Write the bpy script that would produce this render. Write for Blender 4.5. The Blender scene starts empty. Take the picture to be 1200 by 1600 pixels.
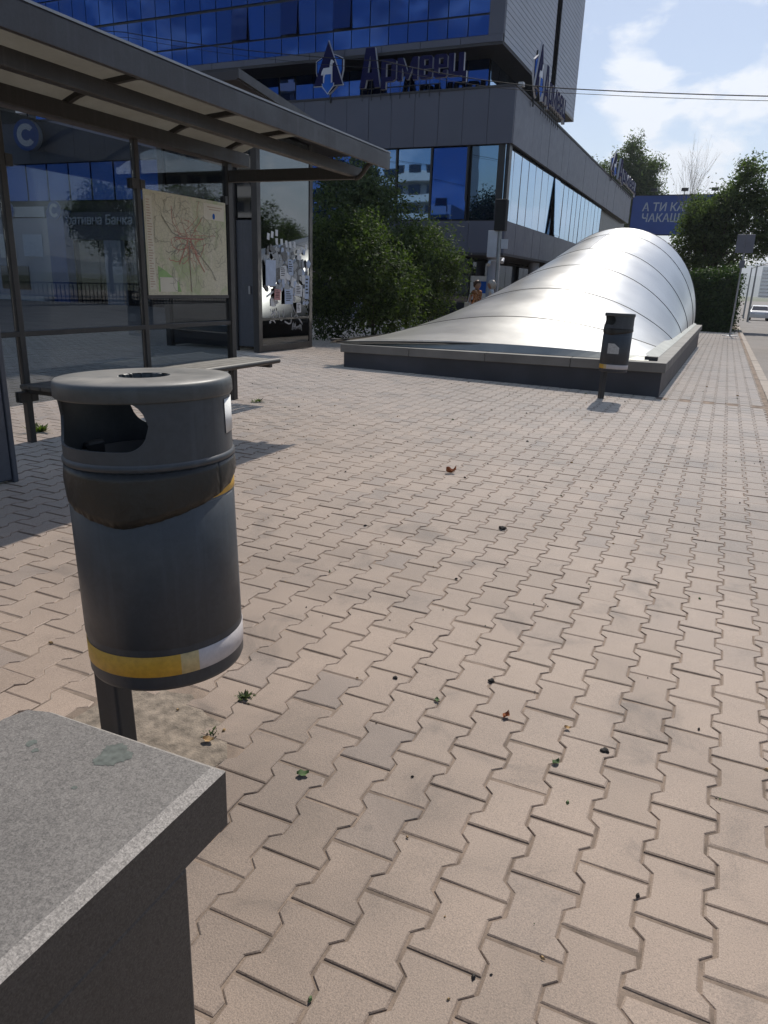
import bpy, bmesh, math, random
from mathutils import Vector, Matrix
rnd = random.Random(7)
R = math.radians
sc = bpy.context.scene
col = sc.collection

# ---------------------------------------------------------------- camera
CAM_H = 1.30
Mw = Matrix.Rotation(R(23.93), 3, 'Z') @ Matrix.Rotation(R(-17.49), 3, 'X') @ \
    Matrix(((1, 0, 0), (0, 0, -1), (0, 1, 0))) @ Matrix.Rotation(R(2.01), 3, 'Z')
cd = bpy.data.cameras.new('camera')
cd.sensor_fit = 'VERTICAL'; cd.sensor_height = 36.0; cd.sensor_width = 27.0
cd.lens = 1136.4 / 1600 * 36.0
cd.clip_start = 0.05; cd.clip_end = 30000
cam = bpy.data.objects.new('camera', cd); col.objects.link(cam)
cam.matrix_world = Matrix.Translation((0, 0, CAM_H)) @ Mw.to_4x4()
sc.camera = cam

# ---------------------------------------------------------------- sky and sun
SUN_EL, SUN_AZ = R(51.5), R(-2.5)          # azimuth measured from +Y towards +X
world = bpy.data.worlds.new('World'); sc.world = world; world.use_nodes = True
wt = world.node_tree; wn = wt.nodes; wl = wt.links
for n in list(wn): wn.remove(n)
out = wn.new('ShaderNodeOutputWorld'); bg = wn.new('ShaderNodeBackground')
sky = wn.new('ShaderNodeTexSky'); sky.sky_type = 'NISHITA'; sky.sun_disc = False
sky.sun_elevation = SUN_EL; sky.sun_rotation = SUN_AZ
sky.air_density = 1.0; sky.dust_density = 1.6; sky.ozone_density = 1.4; sky.altitude = 550
SKY_STRENGTH = 0.10
bg.inputs['Strength'].default_value = SKY_STRENGTH
tc = wn.new('ShaderNodeTexCoord')
mp = wn.new('ShaderNodeMapping'); mp.inputs['Scale'].default_value = (1.0, 1.0, 2.1)
mp.inputs['Location'].default_value = (0.31, 0.0, 0.12)
cn = wn.new('ShaderNodeTexNoise'); cn.inputs['Scale'].default_value = 7.5; cn.inputs['Detail'].default_value = 9
cn.inputs['Roughness'].default_value = 0.56; cn.inputs['Distortion'].default_value = 0.25
wl.new(tc.outputs['Generated'], mp.inputs['Vector']); wl.new(mp.outputs['Vector'], cn.inputs['Vector'])
sep = wn.new('ShaderNodeSeparateXYZ'); wl.new(tc.outputs['Generated'], sep.inputs[0])
# more cloud towards the horizon, as in the picture
mr = wn.new('ShaderNodeMapRange'); mr.inputs['From Min'].default_value = 0.02; mr.inputs['From Max'].default_value = 0.55
mr.inputs['To Min'].default_value = 0.07; mr.inputs['To Max'].default_value = -0.09
wl.new(sep.outputs['Z'], mr.inputs['Value'])
ad = wn.new('ShaderNodeMath'); ad.operation = 'ADD'
wl.new(cn.outputs['Fac'], ad.inputs[0]); wl.new(mr.outputs['Result'], ad.inputs[1])
def cloud_bank(d, r, amount, prev):
    vm = wn.new('ShaderNodeVectorMath'); vm.operation = 'DISTANCE'; vm.inputs[1].default_value = d
    wl.new(tc.outputs['Generated'], vm.inputs[0])
    q = wn.new('ShaderNodeMapRange'); q.interpolation_type = 'SMOOTHSTEP'
    q.inputs['From Min'].default_value = r; q.inputs['From Max'].default_value = r * .25
    q.inputs['To Min'].default_value = 0; q.inputs['To Max'].default_value = amount
    wl.new(vm.outputs['Value'], q.inputs['Value'])
    a_ = wn.new('ShaderNodeMath'); a_.operation = 'ADD'; wl.new(prev.outputs[0], a_.inputs[0]); wl.new(q.outputs['Result'], a_.inputs[1]); return a_
ad = cloud_bank((-.135, .966, .215), .062, .22, ad)
ad = cloud_bank((-.03, .985, .10), .10, .06, ad)
cr = wn.new('ShaderNodeValToRGB')
cr.color_ramp.elements[0].position = 0.555; cr.color_ramp.elements[0].color = (0, 0, 0, 1)
cr.color_ramp.elements[1].position = 0.665; cr.color_ramp.elements[1].color = (1, 1, 1, 1)
wl.new(ad.outputs[0], cr.inputs['Fac'])
mx = wn.new('ShaderNodeMix'); mx.data_type = 'RGBA'; mx.blend_type = 'MIX'
mx.inputs['B'].default_value = (9.0, 9.3, 9.8, 1)
mf = wn.new('ShaderNodeMath'); mf.operation = 'MULTIPLY'; mf.inputs[1].default_value = 0.85
wl.new(cr.outputs['Color'], mf.inputs[0]); wl.new(mf.outputs[0], mx.inputs['Factor'])
wl.new(sky.outputs['Color'], mx.inputs['A'])
wl.new(mx.outputs['Result'], bg.inputs['Color']); wl.new(bg.outputs[0], out.inputs['Surface'])

sl = bpy.data.lights.new('sun', 'SUN'); sl.energy = 4.2; sl.angle = R(0.53); sl.color = (1.0, 0.95, 0.87)
sun = bpy.data.objects.new('sun', sl); col.objects.link(sun)
sdir = Vector((math.sin(SUN_AZ) * math.cos(SUN_EL), math.cos(SUN_AZ) * math.cos(SUN_EL), math.sin(SUN_EL)))
sun.rotation_euler = sdir.to_track_quat('Z', 'Y').to_euler(); sun.location = (0, 0, 60)
sc.view_settings.view_transform = 'Standard'; sc.view_settings.look = 'None'
sc.view_settings.exposure = 0.16; sc.view_settings.gamma = 1.0
sc.view_settings.use_curve_mapping = False
sc.render.engine = 'CYCLES'
sc.cycles.max_bounces = 8; sc.cycles.transparent_max_bounces = 16
sc.cycles.caustics_reflective = False; sc.cycles.caustics_refractive = False
sc.cycles.use_denoising = True

# ---------------------------------------------------------------- helpers
def proj(p):
    c = Mw.transposed() @ (Vector(p) - Vector((0, 0, CAM_H)))
    if c.z > -0.05: return None
    return (600 + 1136.4 * c.x / -c.z, 800 - 1136.4 * c.y / -c.z)
def gz(y):                                   # the pavement falls away gently beyond the canopy
    return -0.0125 * min(max(0.0, y - 10.0), 90.0)

class NT:
    """small helper round a material's node tree"""
    def __init__(s, name):
        s.m = bpy.data.materials.new(name); s.m.use_nodes = True
        s.t = s.m.node_tree; s.n = s.t.nodes; s.l = s.t.links
        s.b = s.n['Principled BSDF']; s.o = s.n['Material Output']
    def new(s, t, **kw):
        n = s.n.new(t)
        for k, v in kw.items():
            if k in n.inputs: n.inputs[k].default_value = v
            else: setattr(n, k, v)
        return n
    def noise(s, scale, detail=4, rough=0.55, co=None, dist=0.0):
        n = s.new('ShaderNodeTexNoise'); n.inputs['Scale'].default_value = scale
        n.inputs['Detail'].default_value = detail; n.inputs['Roughness'].default_value = rough
        n.inputs['Distortion'].default_value = dist
        s.l.new(co if co is not None else s.co(), n.inputs['Vector']); return n.outputs['Fac']
    def co(s, kind='Object'):
        if not hasattr(s, '_c'): s._c = s.new('ShaderNodeTexCoord')
        return s._c.outputs[kind]
    def pos(s):
        if not hasattr(s, '_p'): s._p = s.new('ShaderNodeNewGeometry')
        return s._p.outputs['Position']
    def island(s):
        s.pos(); return s._p.outputs['Random Per Island']
    def ramp(s, fac, stops):
        r = s.new('ShaderNodeValToRGB'); e = r.color_ramp.elements
        while len(e) < len(stops): e.new(0.5)
        for i, (p, c) in enumerate(stops):
            e[i].position = p; e[i].color = (c, c, c, 1) if isinstance(c, (int, float)) else (*c, 1)
        s.l.new(fac, r.inputs['Fac']); return r.outputs['Color']
    def mix(s, a, b, fac, mode='MIX'):
        m = s.new('ShaderNodeMix'); m.data_type = 'RGBA'; m.blend_type = mode
        for v, k in ((a, 'A'), (b, 'B')):
            if isinstance(v, tuple): m.inputs[k].default_value = (*v, 1)
            else: s.l.new(v, m.inputs[k])
        if isinstance(fac, (int, float)): m.inputs['Factor'].default_value = fac
        else: s.l.new(fac, m.inputs['Factor'])
        return m.outputs['Result']
    def math(s, op, a, b):
        m = s.new('ShaderNodeMath'); m.operation = op
        for i, v in enumerate((a, b)):
            if isinstance(v, (int, float)): m.inputs[i].default_value = v
            else: s.l.new(v, m.inputs[i])
        return m.outputs[0]
    def base(s, c):
        if isinstance(c, tuple): s.b.inputs['Base Color'].default_value = (*c, 1)
        else: s.l.new(c, s.b.inputs['Base Color'])
    def rough(s, r):
        if isinstance(r, (int, float)): s.b.inputs['Roughness'].default_value = r
        else: s.l.new(r, s.b.inputs['Roughness'])
    def bump(s, h, strength=0.3, dist=0.01):
        b = s.new('ShaderNodeBump'); b.inputs['Strength'].default_value = strength; b.inputs['Distance'].default_value = dist
        s.l.new(h, b.inputs['Height']); s.l.new(b.outputs['Normal'], s.b.inputs['Normal'])

def tone(c, k): return tuple(min(1, v * k) for v in c)
def simple(name, c, rough=0.6, metal=0.0, var=0.25, scale=3.0, bump=0.0, bscale=60, use_pos=True, isl=0.0, spec=None):
    m = NT(name)
    co = m.pos() if use_pos else m.co()
    f = m.noise(scale, 5, 0.6, co)
    k = m.ramp(f, [(0.3, tone(c, 1 - var)), (0.7, tone(c, 1 + var))])
    if isl:
        g = m.ramp(m.island(), [(0, 1 - isl), (1, 1 + 0.0)])
        k = m.mix(k, g, 1.0, 'MULTIPLY')
    m.base(k); m.b.inputs['Metallic'].default_value = metal
    rr = m.math('ADD', m.math('MULTIPLY', m.noise(scale * 4, 4, 0.6, co), 0.25), rough - 0.12); m.rough(rr)
    if bump: m.bump(m.noise(bscale, 5, 0.6, co), bump, 0.004)
    if spec is not None: m.b.inputs['Specular IOR Level'].default_value = spec
    return m.m

class MB:
    """collects shapes into one mesh"""
    def __init__(s): s.v = []; s.f = []; s.mi = []; s.sm = []
    def add(s, vs, fs, mi=0, smooth=False):
        o = len(s.v); s.v += [tuple(v) for v in vs]
        for f in fs: s.f.append(tuple(i + o for i in f)); s.mi.append(mi); s.sm.append(smooth)
        return s
    def box(s, x0, y0, z0, x1, y1, z1, mi=0, m=None):
        vs = [Vector(p) for p in ((x0, y0, z0), (x1, y0, z0), (x1, y1, z0), (x0, y1, z0), (x0, y0, z1), (x1, y0, z1), (x1, y1, z1), (x0, y1, z1))]
        if m is not None: vs = [m @ v for v in vs]
        return s.add(vs, [(3, 2, 1, 0), (4, 5, 6, 7), (0, 1, 5, 4), (1, 2, 6, 5), (2, 3, 7, 6), (3, 0, 4, 7)], mi)
    def prism(s, poly, fn, d0, d1, mi=0, side=None):
        """poly: 2D outline; fn(u, v, d) -> 3D"""
        n = len(poly); a = [fn(u, v, d0) for u, v in poly]; b = [fn(u, v, d1) for u, v in poly]
        s.add(a + b, [tuple(range(n - 1, -1, -1)), tuple(range(n, 2 * n))], mi)
        return s.add(a + b, [(i, (i + 1) % n, n + (i + 1) % n, n + i) for i in range(n)], mi if side is None else side)
    def tube(s, pts, rad, n=8, mi=0, cap=True, smooth=True):
        pts = [Vector(p) for p in pts]
        if isinstance(rad, (int, float)): rad = [rad] * len(pts)
        vs = []; up = None
        for i, p in enumerate(pts):
            d = (pts[min(i + 1, len(pts) - 1)] - pts[max(i - 1, 0)]).normalized()
            if up is None:
                up = d.orthogonal().normalized()
            up = (up - d * up.dot(d))
            up = up.normalized() if up.length > 1e-6 else d.orthogonal().normalized()
            w = d.cross(up)
            for k in range(n):
                a = 2 * math.pi * k / n
                vs.append(p + (up * math.cos(a) + w * math.sin(a)) * rad[i])
        fs = []
        for i in range(len(pts) - 1):
            for k in range(n):
                fs.append((i * n + k, i * n + (k + 1) % n, (i + 1) * n + (k + 1) % n, (i + 1) * n + k))
        s.add(vs, fs, mi, smooth)
        if cap: s.add(vs[:n], [tuple(range(n - 1, -1, -1))], mi); s.add(vs[-n:], [tuple(range(n))], mi)
        return s
    def lathe(s, prof, n=32, c=(0, 0, 0), mi=0, a0=0.0, a1=2 * math.pi, smooth=True):
        full = abs(a1 - a0 - 2 * math.pi) < 1e-6; m = n if full else n + 1
        vs = [(c[0] + r * math.cos(a0 + (a1 - a0) * k / n), c[1] + r * math.sin(a0 + (a1 - a0) * k / n), c[2] + z) for r, z in prof for k in range(m)]
        fs = []
        for i in range(len(prof) - 1):
            for k in range(n):
                fs.append((i * m + k, i * m + (k + 1) % m, (i + 1) * m + (k + 1) % m, (i + 1) * m + k))
        return s.add(vs, fs, mi, smooth)
    def mesh(s, name, mats):
        me = bpy.data.meshes.new(name); me.from_pydata(s.v, [], s.f)
        for m in (mats if isinstance(mats, (list, tuple)) else [mats]): me.materials.append(m)
        me.polygons.foreach_set('material_index', s.mi); me.polygons.foreach_set('use_smooth', s.sm); me.update()
        return me
    def build(s, name, mats, parent=None, loc=(0, 0, 0), rot=(0, 0, 0)):
        return link(name, s.mesh(name, mats), parent, loc, rot)

def link(name, data, parent=None, loc=(0, 0, 0), rot=(0, 0, 0)):
    o = bpy.data.objects.new(name, data); col.objects.link(o); o.location = loc; o.rotation_euler = rot
    if parent is not None: o.parent = parent
    return o
def tag(o, label=None, cat=None, group=None, kind=None):
    if label: o['label'] = label
    if cat: o['category'] = cat
    if group: o['group'] = group
    if kind: o['kind'] = kind
    return o
def thing(name, label, cat, loc=(0, 0, 0), rz=0.0, group=None):
    o = link(name, None, None, loc, (0, 0, rz)); o.empty_display_size = 0.2
    return tag(o, label, cat, group)
def bevel(o, w=0.004, seg=2, ang=35):
    b = o.modifiers.new('bevel', 'BEVEL'); b.width = w; b.segments = seg; b.limit_method = 'ANGLE'; b.angle_limit = R(ang)
    return o
def copy_tree(o, parent=None):
    c = o.copy(); col.objects.link(c)
    if parent is not None: c.parent = parent
    for ch in list(o.children): copy_tree(ch, c)
    return c
def text_mesh(body, size, extrude, offset=0.0, shear=0.0, align='LEFT', mats=None, spacing=1.0):
    cu = bpy.data.curves.new('lettering', 'FONT'); cu.body = body; cu.size = size; cu.extrude = extrude
    cu.offset = offset; cu.shear = shear; cu.align_x = align; cu.space_character = spacing; cu.resolution_u = 3
    t = bpy.data.objects.new('lettering', cu); col.objects.link(t)
    bpy.context.view_layer.update()
    me = bpy.data.meshes.new_from_object(t.evaluated_get(bpy.context.evaluated_depsgraph_get()))
    bpy.data.objects.remove(t); bpy.data.curves.remove(cu)
    me.materials.clear()
    for m in mats: me.materials.append(m)
    if len(mats) > 1:
        for p in me.polygons: p.material_index = 0 if abs(p.normal.z) > 0.5 else 1
    else:
        for p in me.polygons: p.material_index = 0
    return me
FRONT = Matrix.Rotation(R(90), 4, 'X')                 # text faces -Y
SIDE = Matrix.Rotation(R(90), 4, 'Z') @ FRONT          # text faces +X

# ---------------------------------------------------------------- materials
def mat_paver():
    m = NT('concrete_paver')
    oi = m.new('ShaderNodeObjectInfo')
    r = m.math('FRACT', m.math('ADD', m.island(), oi.outputs['Random']), 0)
    c = m.ramp(r, [(0.0, (.268, .197, .147)), (0.30, (.300, .221, .167)), (0.75, (.322, .239, .181)), (0.94, (.286, .214, .165)), (1.0, (.238, .182, .146))])
    big = m.noise(0.55, 5, 0.6, m.pos())
    c = m.mix(c, m.ramp(big, [(0.32, 0.74), (0.55, 1.0), (0.75, 1.06)]), 1.0, 'MULTIPLY')
    st = m.noise(2.6, 6, 0.65, m.pos(), 0.6)
    c = m.mix(c, m.ramp(st, [(0.30, 0.50), (0.44, 0.92), (0.60, 1.0), (0.75, 1.08)]), 0.9, 'MULTIPLY')
    gr = m.noise(260, 3, 0.7, m.pos()); g2 = m.noise(620, 2, 0.6, m.pos())
    c = m.mix(c, m.ramp(gr, [(0.30, 0.58), (0.5, 1.0), (0.70, 1.30)]), 0.85, 'MULTIPLY')
    c = m.mix(c, m.ramp(g2, [(0.33, 0.70), (0.5, 1.0), (0.68, 1.25)]), 0.7, 'MULTIPLY')
    # two worn, dirtier areas of the paving
    for (cx, cy, r0, r1, amt) in ((-.95, 1.42, .12, .62, .50), (.25, 4.6, .2, 1.2, .42), (.1, 6.2, .2, 1.0, .35), (-.55, 1.05, .05, .45, .35)):
        vd = m.new('ShaderNodeVectorMath', operation='DISTANCE'); vd.inputs[1].default_value = (cx, cy, 0); m.l.new(m.pos(), vd.inputs[0])
        w_ = m.math('ADD', vd.outputs['Value'], m.math('MULTIPLY', m.math('SUBTRACT', st, .5), r1 * 1.1))
        c = m.mix(c, m.ramp(w_, [(r0, .42), (r1, 1.0)]), amt, 'MULTIPLY')
    vo = m.new('ShaderNodeTexVoronoi'); vo.inputs['Scale'].default_value = 5.5; m.l.new(m.pos(), vo.inputs['Vector'])
    spot = m.ramp(vo.outputs['Distance'], [(0.055, 0.45), (0.085, 1.0)])       # old gum spots
    pick = m.ramp(m.noise(0.9, 2, 0.5, m.pos()), [(0.52, 0), (0.6, 1)])
    c = m.mix(c, spot, m.math('MULTIPLY', pick, 0.75), 'MULTIPLY')
    m.base(c); m.rough(0.62)
    m.b.inputs['Specular IOR Level'].default_value = 0.5
    m.b.inputs['Sheen Weight'].default_value = 1.0; m.b.inputs['Sheen Roughness'].default_value = 0.32; m.b.inputs['Sheen Tint'].default_value = (1, .93, .86, 1)
    m.bump(gr, 0.45, 0.0025)
    return m.m
M = {}
M['paver'] = mat_paver()
M['sand'] = simple('joint_sand', (.205, .155, .118), 0.95, var=.5, scale=9, bump=.6, bscale=220)
M['concrete'] = simple('grey_concrete', (.20, .19, .175), 0.85, var=.25, scale=1.6, bump=.35, bscale=70)
M['cap'] = simple('grey_stone_cap', (.185, .178, .162), 0.72, var=.22, scale=2.2, bump=.2, bscale=90)
M['plinth'] = simple('dark_stone', (.050, .051, .060), 0.6, var=.3, scale=1.8, bump=.15, bscale=60)
M['kerb'] = simple('kerb_stone', (.31, .265, .225), 0.85, var=.18, scale=3, bump=.3, bscale=80)
def mat_asphalt():
    m = NT('asphalt'); g = m.noise(120, 4, .7, m.pos()); b = m.noise(.5, 5, .6, m.pos())
    c = m.mix(m.ramp(b, [(.3, (.17, .152, .138)), (.7, (.225, .203, .185))]), m.ramp(g, [(.3, .6), (.7, 1.3)]), 1, 'MULTIPLY')
    m.base(c); m.rough(.9); m.bump(g, .5, .004); return m.m
M['asphalt'] = mat_asphalt()
def mat_granite(name, k, polished):
    m = NT(name)
    a = m.noise(430, 4, .7, m.co()); b = m.noise(170, 3, .6, m.co(), 0.8); d = m.noise(3.2, 5, .6, m.co())
    c = m.ramp(a, [(.33, tone((.15, .138, .128), k)), (.47, tone((.27, .245, .222), k)), (.60, tone((.36, .330, .300), k)), (.74, tone((.46, .43, .39), k))])
    c = m.mix(c, m.ramp(b, [(.35, .62), (.6, 1.12)]), .8, 'MULTIPLY')
    c = m.mix(c, m.ramp(d, [(.35, .8), (.65, 1.06)]), .7, 'MULTIPLY')
    m.base(c); m.rough(.55 if polished else .75); m.bump(a, .12, .002); return m.m
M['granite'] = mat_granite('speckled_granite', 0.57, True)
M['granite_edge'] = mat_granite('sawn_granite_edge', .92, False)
M['granite_shaded_face'] = mat_granite('granite_shaded_face', 0.24, True)  # same granite darkened: shade of the side faces painted into the colour
def mat_paint(name, c, rough=.38, dust=.25):
    m = NT(name)
    d = m.noise(5, 6, .65, m.co()); s = m.noise(38, 4, .6, m.co(), 1.2)
    k = m.ramp(s, [(.3, tone(c, .85)), (.7, tone(c, 1.12))])
    geo = m.new('ShaderNodeNewGeometry'); sx = m.new('ShaderNodeSeparateXYZ'); m.l.new(geo.outputs['Normal'], sx.inputs[0])
    upf = m.ramp(sx.outputs['Z'], [(.35, 0), (.95, 1)])                      # dust settles on what faces up
    f = m.math('MULTIPLY', upf, m.ramp(d, [(.3, dust * 1.2), (.65, dust * 3)]))
    k = m.mix(k, (.30, .28, .25), f)
    k = m.mix(k, (.25, .235, .21), m.ramp(d, [(.56, 0), (.78, dust * .55)]))
    mv = m.new('ShaderNodeMapping'); mv.inputs['Scale'].default_value = (26, 26, 1.3); m.l.new(m.co(), mv.inputs['Vector'])
    rn = m.noise(1.0, 5, .65, mv.outputs['Vector'])                          # rain streaks down the sides
    k = m.mix(k, tone(c, 2.0), m.ramp(rn, [(.52, 0), (.72, .40)])); k = m.mix(k, (.20, .185, .16), m.ramp(rn, [(.66, 0), (.82, dust)]))
    m.base(k); m.rough(m.ramp(d, [(.3, rough - .08), (.7, rough + .15)]))
    m.bump(m.noise(9, 2, .5, m.co()), .06, .01); return m.m
M['bin'] = mat_paint('dark_grey_bin_paint', (.037, .044, .053), .44, .20)
M['lid'] = mat_paint('weathered_lid_paint', (.052, .060, .064), .42, .30)
M['bin_dark'] = mat_paint('bin_post_paint', (.020, .022, .026), .42, .12)
M['steel_paint'] = mat_paint('dark_shelter_paint', (.034, .032, .031), .48, .12)
M['fascia_paint'] = mat_paint('grey_roof_edge_paint', (.042, .042, .047), .45, .12)
M['yellow'] = simple('yellow_reflective_tape', (.58, .33, .035), .45, var=.14, scale=60, bump=.2, bscale=500, use_pos=False)
M['white_tape'] = simple('white_reflective_tape', (.52, .48, .47), .45, var=.10, scale=60, bump=.2, bscale=500, use_pos=False)
M['faded'] = simple('faded_yellow_tape', (.55, .42, .20), .45, var=.2, scale=60, bump=.2, bscale=500, use_pos=False)
M['bag'] = simple('black_bin_bag', (.012, .011, .009), .40, var=.3, scale=9, bump=.5, bscale=30, use_pos=False)
M['black'] = simple('matt_black', (.012, .012, .013), .8, var=.3, scale=8)
M['paper'] = simple('weathered_paper', (.74, .74, .72), .85, var=.12, scale=8)
M['paper_blue'] = simple('bluish_paper', (.50, .57, .68), .85, var=.12, scale=8)
M['paper_pink'] = simple('reddish_paper', (.58, .30, .28), .85, var=.2, scale=12)
M['sticker_grey'] = simple('torn_label', (.42, .43, .42), .8, var=.25, scale=40)
M['residue'] = simple('paper_residue', (.20, .20, .19), .9, var=.4, scale=45)
M['cladding'] = simple('grey_metal_cladding', (.092, .099, .136), .50, metal=.0, var=.06, scale=.8, isl=0.0)
M['cladding_side'] = simple('pale_ribbed_cladding', (.33, .35, .41), .48, var=.06, scale=.7)
M['soffit'] = simple('dark_soffit', (.05, .05, .058), .7, var=.1)
M['soffit_tan'] = simple('tan_soffit', (.32, .30, .27), .7, var=.1)
M['mullion'] = simple('dark_mullion', (.015, .017, .022), .4, var=.1)
def mat_glass_mirror(name, c, rough=.015, body=(.004, .009, .03)):
    m = NT(name); m.base(body); m.rough(rough)
    g = m.new('ShaderNodeBsdfGlossy'); g.inputs['Roughness'].default_value = rough; g.inputs['Color'].default_value = (*c, 1)
    ms = m.new('ShaderNodeMixShader'); lw = m.new('ShaderNodeLayerWeight'); lw.inputs['Blend'].default_value = .35
    f = m.ramp(lw.outputs['Fresnel'], [(0, .50), (.6, .92)])
    m.l.new(f, ms.inputs[0]); m.l.new(m.b.outputs[0], ms.inputs[1]); m.l.new(g.outputs[0], ms.inputs[2]); m.l.new(ms.outputs[0], m.o.inputs['Surface'])
    w = m.noise(.55, 2, .5, m.pos()); b = m.new('ShaderNodeBump'); b.inputs['Strength'].default_value = .05; b.inputs['Distance'].default_value = .05
    m.l.new(w, b.inputs['Height']); m.l.new(b.outputs['Normal'], g.inputs['Normal'])
    return m.m
M['blue_glass'] = mat_glass_mirror('blue_mirror_glass', (.010, .082, .36), body=(.002, .006, .03))
M['blue_glass_dim_reflection'] = mat_glass_mirror('dim_reflection_blue_glass', (.012, .05, .22), body=(.001, .004, .02))  # for opened panes: their darker reflection is put into the glass tint
M['blue_glass_mid'] = mat_glass_mirror('mid_blue_glass', (.010, .068, .29), body=(.002, .005, .025))
M['side_glass'] = mat_glass_mirror('pale_mirror_glass', (.52, .68, .86))
M['kiosk_glass'] = mat_glass_mirror('kiosk_glass', (.27, .29, .30), .02, (.008, .009, .010))
M['clear_front'] = mat_glass_mirror('bright_blue_glass', (.20, .36, .62))
M['dark_glass'] = mat_glass_mirror('dark_shop_glass', (.10, .11, .13), .03, (.006, .007, .009))
def mat_pane(name, tint, refl, dirt=.05, haze=(.25, .27, .29)):
    m = NT(name)
    tr = m.new('ShaderNodeBsdfTransparent'); tr.inputs['Color'].default_value = (*tint, 1)
    g = m.new('ShaderNodeBsdfGlossy'); g.inputs['Roughness'].default_value = .01; g.inputs['Color'].default_value = (1, 1, 1, 1)
    df = m.new('ShaderNodeBsdfDiffuse'); df.inputs['Color'].default_value = (*haze, 1)
    lw = m.new('ShaderNodeFresnel'); lw.inputs['IOR'].default_value = 1.5
    ms = m.new('ShaderNodeMixShader'); m.l.new(m.math('MULTIPLY', lw.outputs[0], refl), ms.inputs[0])
    m.l.new(tr.outputs[0], ms.inputs[1]); m.l.new(g.outputs[0], ms.inputs[2])
    m2 = m.new('ShaderNodeMixShader'); m.l.new(m.ramp(m.noise(3.2, 6, .65, m.co(), 1.0), [(.4, dirt * .4), (.75, dirt * 2.4)]), m2.inputs[0])
    m.l.new(ms.outputs[0], m2.inputs[1]); m.l.new(df.outputs[0], m2.inputs[2]); m.l.new(m2.outputs[0], m.o.inputs['Surface'])
    return m.m
M['clear_glass'] = mat_pane('shelter_glass', (.58, .62, .65), .24, .008)
M['poly'] = None
def mat_poly():
    m = NT('smoked_polycarbonate')
    tr = m.new('ShaderNodeBsdfTransparent'); tr.inputs['Color'].default_value = (.20, .165, .135, 1)
    tl = m.new('ShaderNodeBsdfTranslucent'); tl.inputs['Color'].default_value = (.25, .25, .232, 1)
    df = m.new('ShaderNodeBsdfDiffuse'); df.inputs['Color'].default_value = (.12, .12, .105, 1)
    a = m.new('ShaderNodeAddShader'); m.l.new(tl.outputs[0], a.inputs[0]); m.l.new(df.outputs[0], a.inputs[1])
    ms = m.new('ShaderNodeMixShader'); m.l.new(m.ramp(m.noise(2.2, 6, .65, m.co()), [(.3, .5), (.7, .68)]), ms.inputs[0])
    m.l.new(tr.outputs[0], ms.inputs[1]); m.l.new(a.outputs[0], ms.inputs[2]); m.l.new(ms.outputs[0], m.o.inputs['Surface'])
    return m.m
M['poly'] = mat_poly()
def mat_leaf(name, dark, light, trans):
    m = NT(name)
    c = m.ramp(m.island(), [(0, dark), (.55, light), (1, tone(light, 1.35))])
    df = m.new('ShaderNodeBsdfDiffuse'); tl = m.new('ShaderNodeBsdfTranslucent'); gl = m.new('ShaderNodeBsdfGlossy'); gl.inputs['Roughness'].default_value = .55
    gl.inputs['Color'].default_value = (.9, .9, .9, 1)
    m.l.new(c, df.inputs['Color']); m.l.new(m.mix(c, (1.2, 1.5, .5), 1, 'MULTIPLY'), tl.inputs['Color'])
    ms = m.new('ShaderNodeMixShader'); ms.inputs[0].default_value = trans; m.l.new(df.outputs[0], ms.inputs[1]); m.l.new(tl.outputs[0], ms.inputs[2])
    m3 = m.new('ShaderNodeMixShader'); m3.inputs[0].default_value = .025; m.l.new(ms.outputs[0], m3.inputs[1]); m.l.new(gl.outputs[0], m3.inputs[2])
    m.l.new(m3.outputs[0], m.o.inputs['Surface']); return m.m
M['leaf'] = mat_leaf('shrub_leaf', (.018, .030, .010), (.072, .098, .030), .36)
M['leaf_tree'] = mat_leaf('tree_leaf', (.038, .055, .028), (.105, .135, .062), .40)
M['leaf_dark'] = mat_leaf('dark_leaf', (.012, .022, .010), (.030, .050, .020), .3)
M['leaf_hedge'] = mat_leaf('hedge_leaf', (.014, .028, .012), (.042, .070, .022), .3)
M['bark'] = simple('bark', (.085, .068, .052), .9, var=.35, scale=8, bump=.6, bscale=30)
M['dead_wood'] = simple('dead_wood', (.22, .19, .165), .9, var=.25, scale=8)
def mat_steel():
    m = NT('brushed_steel_sheet')
    mp_ = m.new('ShaderNodeMapping'); mp_.inputs['Scale'].default_value = (.6, 9, 9); m.l.new(m.pos(), mp_.inputs['Vector'])
    st = m.noise(9, 4, .6, mp_.outputs['Vector']); big = m.noise(.7, 5, .6, m.pos())
    c = m.ramp(m.island(), [(0, (.57, .57, .555)), (1, (.63, .63, .62))])
    c = m.mix(c, m.ramp(big, [(.3, .86), (.7, 1.05)]), 1, 'MULTIPLY')
    m.base(c); m.b.inputs['Metallic'].default_value = 1.0
    m.rough(m.math('ADD', m.math('MULTIPLY', st, .03), m.math('ADD', m.math('MULTIPLY', big, .12), .25)))
    m.bump(big, .035, .05); return m.m
M['steel'] = mat_steel()
M['seam'] = simple('dark_seam', (.045, .045, .045), .7, metal=.0, var=.2)
M['galv'] = simple('galvanised_pole', (.30, .31, .32), .5, metal=.6, var=.15, scale=6)
M['sign_back'] = simple('sign_back', (.13, .14, .17), .6, var=.12)
M['navy'] = simple('navy_sign_face', (.012, .014, .065), .8, var=.1, spec=.1)
M['logo_blue'] = simple('blue_sign_face', (.02, .12, .50), .7, var=.1, spec=.2)
M['sign_white'] = simple('white_sign_edge', (.55, .57, .62), .4, var=.08)
M['bill_blue'] = simple('billboard_blue', (.028, .070, .29), .55, var=.12, scale=.8)
M['letter_grey'] = simple('billboard_lettering', (.42, .45, .52), .6, var=.08)
M['bank_blue'] = simple('bank_blue', (.02, .08, .30), .45, var=.1)
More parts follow.
